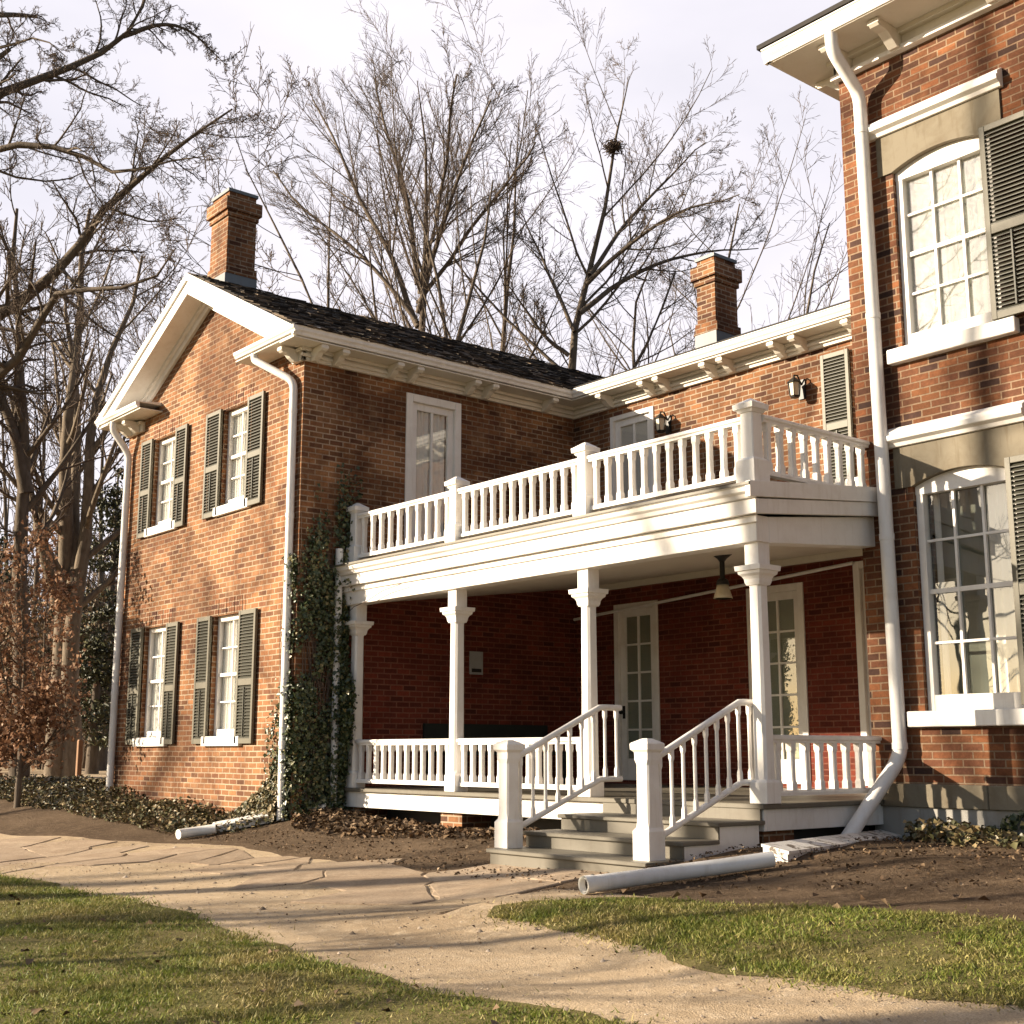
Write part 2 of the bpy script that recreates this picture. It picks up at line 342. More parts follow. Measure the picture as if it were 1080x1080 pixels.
def sheet(name,poly,mat,dz,step=.18,noise=.0,seed=1):
    r_=np.random.default_rng(seed); P=np.array(poly,float); out=[]
    n=len(P)
    for i in range(n):
        a,b=P[i],P[(i+1)%n]; L_=np.linalg.norm(b-a); k=max(1,int(L_/step)); k=min(k,400)
        for j in range(k): out.append(a+(b-a)*j/k)
    out=np.array(out)
    if noise:
        d=np.roll(out,-1,0)-np.roll(out,1,0); nn=np.stack([-d[:,1],d[:,0]],1)/(np.linalg.norm(d,axis=1)[:,None]+1e-9)
        s=r_.normal(size=len(out)); s=(s+np.roll(s,1)+np.roll(s,2)*.6)/1.6; out=out+nn*s[:,None]*noise
    x0,y0=out.min(0); x1,y1=out.max(0); g=.3
    gx,gy=np.meshgrid(np.arange(x0,x1,g),np.arange(y0,y1,g)); G=np.stack([gx.ravel(),gy.ravel()],1); G=G[inside(G,out)]
    vs=[Vector(p) for p in out]+[Vector(p) for p in G]; m=len(out)
    r2=geometry.delaunay_2d_cdt(vs,[],[list(range(m))],1,1e-5)
    V=np.array([(p.x,p.y,0) for p in r2[0]]); V[:,2]=gz(V[:,0],V[:,1])+dz
    mb=MB(); fs=[]
    for f in r2[2]:
        f=list(f); a,b,c=[V[i] for i in f[:3]]
        if (b[0]-a[0])*(c[1]-a[1])-(b[1]-a[1])*(c[0]-a[0])<0: f=f[::-1]
        fs.append(f)
    mb.add(V,fs,True); o=mb.build(name,mat); o['kind']='structure'; return o
def inside(G,P):
    x,y=G[:,0],G[:,1]; r_=np.zeros(len(G),bool); n=len(P); j=n-1
    for i in range(n):
        xi,yi=P[i]; xj,yj=P[j]
        c=((yi>y)!=(yj>y))&(x<(xj-xi)*(y-yi)/(yj-yi+1e-12)+xi); r_^=c; j=i
    return r_
# base sheet: fine near the house, reaching to the horizon
xs=np.concatenate([[-900,-500,-250,-140,-90,-60,-45],np.arange(-36,14.01,.25),[20,40,90,300,900]])
ys=np.concatenate([[-900,-300,-100,-50,-25,-12,-6],np.arange(-3,12.01,.25),[14,17,21,26,34,45,70,120,250,500,900]])
gx,gy=np.meshgrid(xs,ys); V=np.stack([gx.ravel(),gy.ravel(),gz(gx,gy).ravel()],1); nx=len(xs)
ii=np.arange(len(ys)-1)[:,None]*nx+np.arange(nx-1)[None,:]; ii=ii.ravel()
g=fastmesh('ground',V,np.stack([ii,ii+1,ii+nx+1,ii+nx],1),M['soil'],smooth=True); g['kind']='structure'
LAWN_L=[(-60,4.0),(-30,4.3),(-17,4.5)]+seen_poly([(0,925),(60,937),(100,945),(160,955),(200,966),(250,986),(330,1015),(430,1041),(520,1060),(640,1080)])+[(-2.6,4.3),(1,4.6),(5,5),(12,5),(12,-12),(-60,-12)]
LAWN_R=seen_poly([(520,968),(532,958),(560,952),(620,949),(700,951),(800,957),(950,965),(1080,973)])+[(-2,8.6),(3,9.2),(8,9.2),(8,7.6),(2,6.9)]+seen_poly([(1080,1066),(1000,1060),(900,1048),(850,1040),(800,1029),(700,1006),(620,988)])
PATH=[(-60,5.6),(-24,5.5),(-18,6.1),(-15.5,6.6),(-13.3,7.05),(-10.2,6.9),(-7.5,6.5),(-6.6,6.5),(4,8),(12,8.5),(12,4.2),(-2,3.3),(-60,3.1)]
FLAG=[(-26,5.1),(-18,5.7),(-15.5,6.2),(-13.3,6.65),(-11.4,6.75),(-10.2,6.85),(-9.6,7.2),(-9.45,7.53),(-7.5,7.53),(-7.5,6.9)]+seen_poly([(606,938),(545,950),(520,960),(470,961),(350,946),(200,917),(0,903)])+[(-18,4.95)]
sheet('gravel_path',PATH,M['gravel'],.008,.2,.05,3)
# flagstones: irregular slabs with open joints
def cells(poly,dens,seed,shrink):
    q=np.random.default_rng(seed); P=np.array(poly); lo_,hi=P.min(0),P.max(0); ar=(hi-lo_).prod(); G=lo_+q.random((int(ar*dens),2))*(hi-lo_)
    for _ in range(2):      # spread the seeds a little
        D=G[:,None]-G[None]; r2=(D**2).sum(2)+np.eye(len(G)); G=G+(D*(np.exp(-r2*dens*2)*.12)[...,None]/np.sqrt(r2)[...,None]).sum(1)
    out=[]
    for i,c in enumerate(G):
        if not inside(c[None],P)[0]: continue
        cell=[np.array(v)+c for v in((-1.4,-1.4),(1.4,-1.4),(1.4,1.4),(-1.4,1.4))]
        o=np.argsort(((G-c)**2).sum(1))[1:16]
        for k in o:
            m_=(G[k]+c)/2; n_=G[k]-c; L_=np.linalg.norm(n_); n_=n_/L_; off=m_@n_-shrink*q.uniform(.4,1.5); new=[]
            for a,b in zip(cell,cell[1:]+cell[:1]):
                da,db=a@n_-off,b@n_-off
                if da<=0: new.append(a)
                if da*db<0: new.append(a+(b-a)*da/(da-db))
            cell=new
            if len(cell)<3: break
        if len(cell)<3: continue
        rr_=[]
        for a,b in zip(cell,cell[1:]+cell[:1]):     # slightly broken edges
            L_=np.linalg.norm(b-a); k=max(1,int(L_/.16))
            for j in range(k): rr_.append(a+(b-a)*j/k+q.normal(size=2)*(.008 if j else .004))
        out.append(np.array(rr_))
    return out
mb=MB(); q=np.random.default_rng(12)
for c in cells(FLAG,2.1,9,.011):
    if q.random()<.05: continue
    t=q.normal(size=2)*.0025; h=.014+q.random()*.007; ctr=c.mean(0); zz=gz(c[:,0],c[:,1])+h+((c-ctr)*t).sum(1); n=len(c); inn=ctr+(c-ctr)*(1-.012/np.linalg.norm(c-ctr,axis=1).clip(.05))[:,None]
    vs=[(*p,z-.05) for p,z in zip(c,zz)]+[(*p,z-.006) for p,z in zip(c,zz)]+[(*p,z) for p,z in zip(inn,zz)]
    mb.add(vs,[tuple(range(2*n,3*n))]+[(i,(i+1)%n,n+(i+1)%n,n+i) for i in range(n)]+[(n+i,n+(i+1)%n,2*n+(i+1)%n,2*n+i) for i in range(n)])
o=mb.build('flagstone_path',M['flag']); o['kind']='structure'
sheet('lawn',LAWN_L,M['turf'],.014,.14,.06,5)
sheet('lawn_strip',LAWN_R,M['turf'],.014,.14,.05,6)
sheet('drive',[(-60,14),(-40,11.5),(-27,10.6),(-21.5,11.3),(-21.5,14),(-27,17.5),(-60,24)],M['gravel'],.014,.5,.06,8)

# ------------------------------------------------------------------ walls with openings
def wall_holes(mb,axis,pos,u0,u1,v0,v1,holes,inward,depth=.13,zone=None):
    """axis 'Y': wall in plane Y=pos, u=X; axis 'X': plane X=pos, u=Y. inward = sign of the inside direction"""
    def P(u,v,d=0):
        return (u,pos+inward*d,v) if axis=='Y' else (pos+inward*d,u,v)
    us=sorted({u0,u1,*([zone[0],zone[1]] if zone else []),*[h[0] for h in holes],*[h[1] for h in holes]}); vs=sorted({v0,v1,*([zone[2]] if zone else []),*[h[2] for h in holes],*[h[3] for h in holes]})
    flip=(axis=='Y')==(inward>0)
    def face(a): mb.add(a if flip else a[::-1],[tuple(range(len(a)))])
    for i in range(len(us)-1):
        for j in range(len(vs)-1):
            cu=(us[i]+us[i+1])/2; cv=(vs[j]+vs[j+1])/2
            if any(h[0]<cu<h[1] and h[2]<cv<h[3] for h in holes): continue
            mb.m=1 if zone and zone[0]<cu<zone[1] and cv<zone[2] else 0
            face([P(us[i],vs[j]),P(us[i+1],vs[j]),P(us[i+1],vs[j+1]),P(us[i],vs[j+1])])
    mb.m=0
    for a,b,c,d in holes:
        face([P(a,c),P(a,d),P(a,d,depth),P(a,c,depth)]); face([P(b,d),P(b,c),P(b,c,depth),P(b,d,depth)])
        face([P(a,d),P(b,d),P(b,d,depth),P(a,d,depth)]); face([P(b,c),P(a,c),P(a,c,depth),P(b,c,depth)])
def wbox(axis,pos,inward):
    """returns box(mb,u0,u1,v0,v1,d0,d1) measured along the wall, up and inward from its face"""
    def f(mb,u0,u1,v0,v1,d0,d1):
        a,b=sorted((pos+inward*d0,pos+inward*d1))
        return mb.box(u0,u1,a,b,v0,v1) if axis=='Y' else mb.box(a,b,u0,u1,v0,v1)
    return f
def curtain(axis,pos,inward,u0,u1,v0,v1,name,mat,parent,amp=.018,wl=.085,seed=0):
    r_=random.Random(seed); n=int((u1-u0)/.012); vs=[];fs=[]; ph=r_.random()*6
    for i in range(n+1):
        u=u0+(u1-u0)*i/n; d=amp*math.sin(u/wl*6.283+ph+1.2*math.sin(u*9+ph))+amp
        for k in range(2):
            q=pos+inward*d; vs.append((u,q,(v0,v1)[k]) if axis=='Y' else (q,u,(v0,v1)[k]))
    for i in range(n): fs.append((2*i,2*i+2,2*i+3,2*i+1))
    mb=MB(); mb.add(vs,fs,True); return mb.build(name,mat,parent)
def sash_window(parent,axis,pos,inward,u0,u1,v0,v1,cols,rows,setback=.07,frame=.055,glassm='glass',back='curtain',seed=0,sill=True,meeting=True,sill_over=.12,name='window'):
    B=wbox(axis,pos,inward); d0=setback
    m=MB(); B(m,u0,u0+frame,v0,v1,d0,d0+.07); B(m,u1-frame,u1,v0,v1,d0,d0+.07); B(m,u0+frame,u1-frame,v1-frame*1.3,v1,d0,d0+.07); B(m,u0+frame,u1-frame,v0,v0+frame*1.8,d0,d0+.07)
    win=m.build(name,M['white'],parent,.004)
    a,b,c,d=u0+frame,u1-frame,v0+frame*1.8,v1-frame*1.3; s=MB()
    if meeting: B(s,a,b,(c+d)/2-.022,(c+d)/2+.022,d0+.012,d0+.05)
    for i in range(1,cols): u=a+(b-a)*i/cols; B(s,u-.011,u+.011,c,d,d0+.022,d0+.048)
    for j in range(1,rows):
        v=c+(d-c)*j/rows
        if meeting and abs(v-(c+d)/2)<.03: continue
        B(s,a,b,v-.010,v+.010,d0+.0245,d0+.0455)
    s.build('glazing_bar',M['white'],win)
    gl=MB(); B(gl,a,b,c,d,d0+.052,d0+.056); gl.build('pane',M[glassm],win)
    if back=='curtain': curtain(axis,pos+inward*(d0+.062),inward,a,b,c,d,'curtain',M['curtain'],win,seed=seed)
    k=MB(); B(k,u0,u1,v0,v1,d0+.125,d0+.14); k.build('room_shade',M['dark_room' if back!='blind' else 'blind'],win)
    if sill:
        k=MB(); B(k,u0-sill_over,u1+sill_over,v0-.13,v0,-.06,d0+.04); k.build('sill',M['white'],win,.006)
    return win
def shutter(parent,axis,pos,inward,u0,u1,v0,v1,off=.02,th=.04,tilt=0,panels=((0,.44),(.47,1)),rod=True,frame=.05):
    B=wbox(axis,pos,inward); d1=-off; d0=-off-th
    m=MB(); B(m,u0,u0+frame,v0,v1,d0,d1); B(m,u1-frame,u1,v0,v1,d0,d1); H=v1-v0
    edges=sorted({0,1,*[e for p in panels for e in p]})
    B(m,u0+frame,u1-frame,v0,v0+.07,d0+.002,d1-.002); B(m,u0+frame,u1-frame,v1-.06,v1,d0+.002,d1-.002)
    for i in range(len(panels)-1): B(m,u0+frame,u1-frame,v0+H*panels[i][1]-.015,v0+H*panels[i+1][0]+.02,d0+.002,d1-.002)
    sh=m.build('shutter',M['shutter_frame'],parent,.003)
    s=MB()
    for i,(a,b) in enumerate(panels):
        za=v0+H*a+(.07 if i==0 else .02); zb=v0+H*b-(.06 if i==len(panels)-1 else .015)
        n=int((zb-za)/.042)
        for k in range(n):
            z=za+(k+.5)*(zb-za)/n
            # a tilted slat: outer edge low
            u_a,u_b=u0+frame,u1-frame; q0,q1=pos+inward*(d0+.003),pos+inward*(d1-.006); dz=.017
            if axis=='Y': pr=[(u_a,q0,z-dz-.004),(u_a,q0,z-dz+.004),(u_a,q1,z+dz+.004),(u_a,q1,z+dz-.004)]; s.prism(pr,(u_b-u_a,0,0))
            else: pr=[(q0,u_a,z-dz-.004),(q0,u_a,z-dz+.004),(q1,u_a,z+dz+.004),(q1,u_a,z+dz-.004)]; s.prism(pr,(0,u_b-u_a,0))
        if rod and i==0: B(s,(u0+u1)/2-.008,(u0+u1)/2+.008,za+.02,zb-.02,d0-.012,d0+.002)
    s.build('louvres',M['shutter'],sh); return sh
def pipe(name,pts,r,parent,mat='white_pipe',straps=(),cat=None):
    P=[Vector(p) for p in pts]; out=[P[0]]
    for i in range(1,len(P)-1):     # rounded elbows
        a=(P[i-1]-P[i]).normalized(); b=(P[i+1]-P[i]).normalized(); d=min(.12,(P[i-1]-P[i]).length*.4,(P[i+1]-P[i]).length*.4)
        for t in (0,.25,.5,.75,1): out.append((P[i]+a*d)*(1-t)**2+P[i]*2*t*(1-t)+(P[i]+b*d)*t*t)
    out.append(P[-1]); m=MB(); m.tube(out,r,14)
    for z in straps:                # joint collars
        for i in range(len(P)-1):
            lo_,hi=sorted((P[i].z,P[i+1].z))
            if lo_<z<hi:
                t=(z-P[i].z)/(P[i+1].z-P[i].z); c=P[i].lerp(P[i+1],t); m.tube([c-Vector((0,0,.03)),c+Vector((0,0,.03))],r*1.10,14)
    return m.build(name,M[mat],parent)
def bracket(parent,axis,pos,out,u,z,depth=.30,w=.09,h=.17,mat='cream'):
    """scrolled eaves bracket on wall plane `pos`, projecting towards `out`, hanging below z"""
    prof=[(0,0),(depth,0),(depth,-.05),(depth-.03,-.075),(depth*.62,-.085),(depth*.45,-.13),(depth*.2,-h),(0,-h)]
    m=MB()
    if axis=='Y': m.prism([(u-w/2,pos+out*a,z+b) for a,b in prof],(w,0,0)); m.box(u-w/2-.012,u+w/2+.012,*sorted((pos+out*(depth+.002),pos+out*(depth-.045))),z-.052,z-.010)
    else: m.prism([(pos+out*a,u-w/2,z+b) for a,b in prof],(0,w,0)); m.box(*sorted((pos+out*(depth+.002),pos+out*(depth-.045))),u-w/2-.012,u+w/2+.012,z-.052,z-.010)
    return m.build('bracket',M[mat],parent,.004)

# ================================================================== gabled brick wing
XC=-14.283; XL=-19.84; YG=8.317; YB=13.13; XM=(XC+XL)/2; WEND=19.0
ZF=5.06; ZSOF=5.225; OVX=.40; OVY=.40; SL=.515; ZRIDGE=7.0
wing=empty('gabled_brick_wing',(XM,YG,gz(XM,YG)),'two storey orange brick gabled wing with four shuttered windows and a dark shake roof','house wing')
GW=[(-18.82,-17.98,3.42,4.83),(-16.50,-15.72,3.42,4.83),(-18.84,-17.98,.20,1.86),(-16.56,-15.72,.20,1.86)]
mb=MB()
zroof=lambda x: ZRIDGE-.12-SL*abs(x-XM)
wall_holes(mb,'Y',YG,XL,XC,-1.3,ZSOF,GW,+1)
mb.add([(XL,YG,ZSOF),(XC,YG,ZSOF),(XM,YG,zroof(XM)-.02)],[(0,1,2)])
FD=(9.957,10.916,2.62,4.93)
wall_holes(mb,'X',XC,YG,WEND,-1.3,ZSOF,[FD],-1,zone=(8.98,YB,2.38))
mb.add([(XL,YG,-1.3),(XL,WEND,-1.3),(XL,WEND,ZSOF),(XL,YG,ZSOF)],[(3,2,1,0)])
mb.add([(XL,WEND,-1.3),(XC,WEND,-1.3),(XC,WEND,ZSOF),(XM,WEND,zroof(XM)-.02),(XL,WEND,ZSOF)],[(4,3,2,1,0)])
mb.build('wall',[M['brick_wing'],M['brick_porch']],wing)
# windows and shutters
SH=[((-19.22,-18.82),(-17.98,-17.585),3.30,4.86),((-16.96,-16.50),(-15.70,-15.25),3.30,4.86),((-19.24,-18.84),(-17.98,-17.585),.10,1.87),((-16.97,-16.56),(-15.72,-15.25),.10,1.87)]
for i,(h,s) in enumerate(zip(GW,SH)):
    sash_window(wing,'Y',YG,+1,*h,2,4 if i>1 else 4,seed=i)
    for u in s[:2]: shutter(wing,'Y',YG,+1,u[0],u[1],s[2],s[3])
# flat brick arches of upright bricks
for h in GW:
    m=MB(); n=13
    for k in range(n):
        u=h[0]-.08+(h[1]-h[0]+.16)*(k+.5)/n; wv=(h[1]-h[0]+.16)/n*.43
        m.box(u-wv,u+wv,YG-.004-.002*(k%3),YG+.03,h[3]+.055 if False else h[3]+.012,h[3]+.235)
    m.build('flat_arch',M['brick_soldier'],wing)
# French door above the porch
def french(parent,axis,pos,inward,h,rows,back='blind',cols=2,bottom=.30,glassm='glass',knob=True,case=.09,seed=0,name='french_door',kick=True):
    B=wbox(axis,pos,inward); u0,u1,v0,v1=h
    m=MB(); B(m,u0,u0+case,v0,v1,-.02,.10); B(m,u1-case,u1,v0,v1,-.02,.10); B(m,u0+case,u1-case,v1-case,v1,-.02,.10)
    dr=m.build(name,M['white'],parent,.005)
    a,b,c,d=u0+case,u1-case,v0,v1-case; st=.10; l=MB()
    B(l,a,a+st,c,d,.03,.08); B(l,b-st,b,c,d,.03,.08); B(l,a+st,b-st,c,c+bottom,.03,.08); B(l,a+st,b-st,d-.10,d,.03,.08)
    ga,gb,gc,gd=a+st,b-st,c+bottom,d-.10
    for i in range(1,cols): u=ga+(gb-ga)*i/cols; B(l,u-.018,u+.018,gc,gd,.036,.074)
    for j in range(1,rows): v=gc+(gd-gc)*j/rows; B(l,ga,gb,v-.014,v+.014,.039,.071)
    l.build('door_leaf',M['white'],dr,.004)
    k=MB(); B(k,ga,gb,gc,gd,.053,.057); k.build('pane',M[glassm],dr)
    if back=='curtain': curtain(axis,pos+inward*.065,inward,ga,gb,gc,gd,'curtain',M['curtain'],dr,seed=seed)
    k=MB(); B(k,u0,u1,v0,v1,.115,.13) if back=='curtain' else B(k,ga,gb,gc,gd,.064,.070); k.build('blind',M[back if back in M and back!='curtain' else 'dark_room'],dr)
    if knob:
        k=MB(); u=a+.05; cpt=[u,(c+d)/2-.1]
        pt=lambda dd:(u,pos+inward*dd,c+.95) if axis=='Y' else (pos+inward*dd,u,c+.95)
        k.tube([pt(.03),pt(-.02)],.016,10); k.tube([pt(-.02),pt(-.05)],.028,10); B(k,u-.025,u+.025,c+.86,c+1.04,.024,.031)
        k.build('door_knob',M['black'],dr)
    return dr
french(wing,'X',XC,-1,FD,1,'curtain',2,.22,knob=False,case=.11,seed=9)
# roof: shake covering, rake boards, soffits
X0=XL-OVX-.02; X1=XC+OVX; ZE=ZRIDGE-SL*(X1-XM); YF=YG-OVY
roof_poly=lambda y:[(X0,y,ZE),(XM,y,ZRIDGE),(X1,y,ZE),(X1,y,ZE-.05),(XM,y,ZRIDGE-.06),(X0,y,ZE-.05)]
m=MB(); m.prism(roof_poly(YF-.02),(0,WEND+.3-YF,0)); roof=m.build('roof',M['shingle'],wing)
m=MB(); r_=random.Random(3); sl=math.hypot(X1-XM,ZRIDGE-ZE); dx=Vector((X1-XM,0,ZE-ZRIDGE)).normalized(); nn=Vector((-dx.z,0,dx.x))
rows_=int(sl/.17)
for sgn in (1,-1):
    for k in range(rows_+1):
        y=YF-.03+r_.random()*.08
        while y<WEND:
            wd=.09+r_.random()*.12; s0=min(sl+.04,k*.17+.30+r_.random()*.016); s1=max(0,s0-.36)
            dd=Vector((sgn*dx.x,0,dx.z)); n_=Vector((sgn*nn.x,0,nn.z)); o_=Vector((XM,0,ZRIDGE))
            lift=.010+r_.random()**2*.020; a=o_+dd*s1+n_*.006; b=o_+dd*s0+n_*(lift+.012)
            tw=(r_.random()-.5)*.010
            vs=[]
            for q,yy in((0,y),(1,y+wd-.006)):
                t_=n_*(tw if q else -tw)
                for p,th in((a,0),(b,0),(b,.018),(a,.008)): vs.append(Vector((p.x,yy,p.z))+t_+n_*th)
            m.add(vs,[(0,1,2,3),(7,6,5,4),(0,4,5,1),(1,5,6,2),(2,6,7,3),(3,7,4,0)])
            y+=wd
m.build('shake',M['shake'],roof)
# chimney of the wing
def chimney(parent,x0,x1,y0,y1,zb,zt,mat,name='chimney'):
    m=MB(); e=.045
    m.box(x0,x1,y0,y1,zb-1.2,zt-.45)
    m.box(x0-e*.6,x1+e*.6,y0-e*.6,y1+e*.6,zt-.45,zt-.36); m.box(x0-e*1.4,x1+e*1.4,y0-e*1.4,y1+e*1.4,zt-.36,zt-.16)
    m.m=0; m.box(x0+.01,x1-.01,y0+.01,y1-.01,zt-.16,zt-.05)
    m.m=1; m.box(x0-e*.3,x1+e*.3,y0-e*.3,y1+e*.3,zt-.05,zt)
    m.m=2; m.box(x0-.03,x1+.03,y0-.03,y1+.03,zb-1.0,zb+.16)
    m.m=0; m.prism([(x0-.07,y0-.02,zb+.16),(x1+.04,y0-.02,zb+.16),(x1+.04,y0-.02,zb+.3),(x0-.02,y0-.02,zb+.34)],(0,y1-y0+.04,0))
    return m.build(name,[mat,M['lead'],M['lead']],parent)
chimney(roof,XM-.50,XM+.05,8.50,8.98,6.98,8.52,M['brick_wing'])
# eaves cornice: frieze, soffit, gutter, along the inner (east) side and the hidden west side
def eave(parent,pts):
    pass
m=MB()
YE=YB-OVX   # where the linking wing's eaves take over
m.box(XC,XC+.05,YG-.05,YB,ZF,ZSOF); m.box(XC+.05,XC+.085,YG-.085,YB,ZF+.045,ZF+.085); m.box(XC+.05,XC+.10,YG-.10,YB,ZSOF-.045,ZSOF-.001)
m.box(XC+.0,XC+OVX-.03,YF+.02,YB,ZSOF,ZSOF+.02)
m.box(XL-.05,XL,YG-.05,WEND,ZF,ZSOF); m.box(XL-OVX+.03,XL,YF+.02,WEND,ZSOF,ZSOF+.02)
# cornice returns on the gable
for sgn,xa in ((1,XC),(-1,XL)):
    lo_,hi=sorted((xa+sgn*.05,xa-sgn*(.24 if sgn>0 else .6))); m.box(lo_,hi,YG-.05,YG,ZF,ZSOF-.001); m.box(lo_,hi,YG-.10,YG-.05,ZSOF-.05,ZSOF-.002)
    lo_,hi=sorted((xa+sgn*(OVX-.035),xa-sgn*1.22)); m.box(lo_,hi,YF+.03,YG,ZSOF+.03,ZSOF+.05)
m.build('cornice',M['cream'],wing,.004)
m=MB()
def gutprof(s=1): return [(0,0),(0,-.12),(.05*s,-.12),(.062*s,-.085),(.085*s,-.06),(.09*s,-.02),(.105*s,-.012),(.105*s,0)]
xg=XC+OVX-.06
m.prism([(xg+a,YF,ZE+.015+b) for a,b in gutprof()],(0,YE-YF+.02,0))
m.prism([(XL-OVX+.06-a,YF,ZE+.015+b) for a,b in gutprof()],(0,WEND-YF,0))
# moulded front of the two returns, with their small sloping tops
for sgn,xa in ((1,XC),(-1,XL)):
    xo=xa+sgn*(OVX+.04); xi=xa-sgn*1.18
    m.prism([(xi,YF+.04-a,ZE+.005+b) for a,b in [(0,0),(0,-.085),(.04,-.085),(.05,-.06),(.07,-.04),(.075,0)]],(xo-xi,0,0))
    m.prism([(xi,YF-.03,ZE+.008),(xi,YG,ZE+.008),(xi,YG,ZE+.06)],(xo-xi-sgn*.05,0,0))
m.build('gutter',M['white'],wing,.003)
m=MB()   # rake boards
for sgn in (1,-1):
    xe=XM+sgn*(X1-XM+.0); up_=Vector((0,0,1))
    def rk(y0,y1,ta,tb,xo=0):
        a=Vector((XM,0,ZRIDGE)); b=Vector((xe,0,ZE)); 
        p=[(a.x,y0,a.z-ta),(b.x,y0,b.z-ta),(b.x,y0,b.z-tb),(a.x,y0,a.z-tb)]
        m.prism(p,(0,y1-y0,0))
    x1=xe-sgn*(.125/SL); x2=xe-sgn*(.34/SL); x0_=xe-sgn*.0
    m.prism([(XM,YF-.035,ZRIDGE+.005),(xe,YF-.035,ZE+.005),(x1,YF-.035,ZE+.002),(XM,YF-.035,ZRIDGE-.115)],(0,.055,0))
    m.prism([(XM,YF-.004,ZRIDGE-.115),(x1,YF-.004,ZE+.010),(x2,YF-.004,ZE+.010),(XM,YF-.004,ZRIDGE-.32)],(0,.034,0))
    # sloping soffit, and the frieze board against the wall
    a=[(XM,YF+.03,ZRIDGE-.30),(xe-sgn*.02,YF+.03,ZE-.30+.01),(xe-sgn*.02,YF+.03,ZE-.275),(XM,YF+.03,ZRIDGE-.275)]
    xb=xe-sgn*.66; zb=ZRIDGE-SL*abs(xb-XM)
    m.prism([(XM,YF+.03,ZRIDGE-.30),(xb,YF+.03,zb-.30),(xb,YF+.03,zb-.275),(XM,YF+.03,ZRIDGE-.275)],(0,YG-YF-.03,0))
    xw=XM+sgn*(XC-XM-.30); zw=ZRIDGE-SL*abs(xw-XM)
    m.prism([(XM,YG-.05,ZRIDGE-.30),(xw,YG-.05,zw-.30),(xw,YG-.05,zw-.46),(XM,YG-.05,ZRIDGE-.46)],(0,.05,0))
    m.prism([(XM,YG-.10,ZRIDGE-.30),(xw,YG-.10,zw-.30),(xw,YG-.10,zw-.36),(XM,YG-.10,ZRIDGE-.36)],(0,.05,0))
m.build('rake_board',M['white'],wing,.004)
for y in (8.42,8.75,9.63,9.96,10.97,11.30,12.45): bracket(wing,'X',XC+.05,1,y,ZSOF-.002)
for x in (XC-.12,XL+.12,XL+.45): bracket(wing,'Y',YG-.05,-1,x,ZSOF-.002,.26)
# downpipes
pipe('downpipe',[(-15.02,7.98,ZE-.10),(-15.02,7.98,5.18),(-14.42,8.25,4.80),(-14.40,8.25,-.84)],.052,wing,straps=(4.4,3.0,1.4,.1))
pipe('downpipe',[(-19.72,7.98,ZE-.10),(-19.72,7.98,5.12),(-19.66,8.24,4.75),(-19.68,8.24,-.75)],.055,wing,straps=(3.9,2.2,.9))

# ================================================================== linking wing (back wall)
XR=-7.516
lk=empty('linking_wing',(-11,YB,-.8),'set-back brick wing behind the porch with a low chimney and three glazed doors','house wing')
HD1=(-13.45,-12.57,-.40,2.10); HD2=(-10.96,-10.04,-.40,2.10); HD3=(-9.28,-8.35,-.40,2.27); HU=(-13.47,-12.57,2.80,4.93); HW=(-9.17,-8.3,3.3,4.93)
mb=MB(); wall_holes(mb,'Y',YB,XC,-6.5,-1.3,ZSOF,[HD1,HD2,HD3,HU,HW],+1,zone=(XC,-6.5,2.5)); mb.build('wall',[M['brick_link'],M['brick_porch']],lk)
french(lk,'Y',YB,1,HD1,5,'blind'); french(lk,'Y',YB,1,HD2,5,'blind'); french(lk,'Y',YB,1,HD3,4,'blind',knob=False)
french(lk,'Y',YB,1,HU,1,'door_panel',2,.8,knob=False,case=.07)
sash_window(lk,'Y',YB,1,*HW,2,4,seed=21)
shutter(lk,'Y',YB,1,-9.59,-9.17,3.2,4.95)
m=MB(); YE2=YB-OVX
m.box(XC+.05,XR,YB-.05,YB,ZF,ZSOF); m.box(XC+.085,XR,YB-.085,YB-.05,ZF+.045,ZF+.085); m.box(XC+.1,XR,YB-.10,YB-.05,ZSOF-.045,ZSOF-.001)
m.box(XC+OVX-.06,XR,YE2+.03,YB,ZSOF+.003,ZSOF+.023); m.build('cornice',M['cream'],lk,.004)
m=MB(); m.prism([(XC+OVX-.06,YE2+.06-a,ZE+.015+b) for a,b in gutprof()],(XR-XC-OVX+.06,0,0)); m.build('gutter',M['white'],lk,.003)
for x in (-13.38,-12.51,-12.21,-11.33,-11.02,-10.15,-9.81,-9.0,-8.7): bracket(lk,'Y',YB-.05,-1,x,ZSOF-.002)
m=MB(); m.prism([(XM,YE2-.02,ZE+.005),(XM,YE2-.02,ZE+.05),(XM,17.2,ZE+.05+.33*(17.2-YE2)),(XM,21.5,ZE),(XM,21.5,ZE-.05),(XM,17.2,ZE+.33*(17.2-YE2))],(XR+.0-XM,0,0)); rf2=m.build('roof',M['shingle'],lk)
chimney(rf2,-12.46,-12.10,14.0,14.5,5.98,7.36,M['brick_link'])

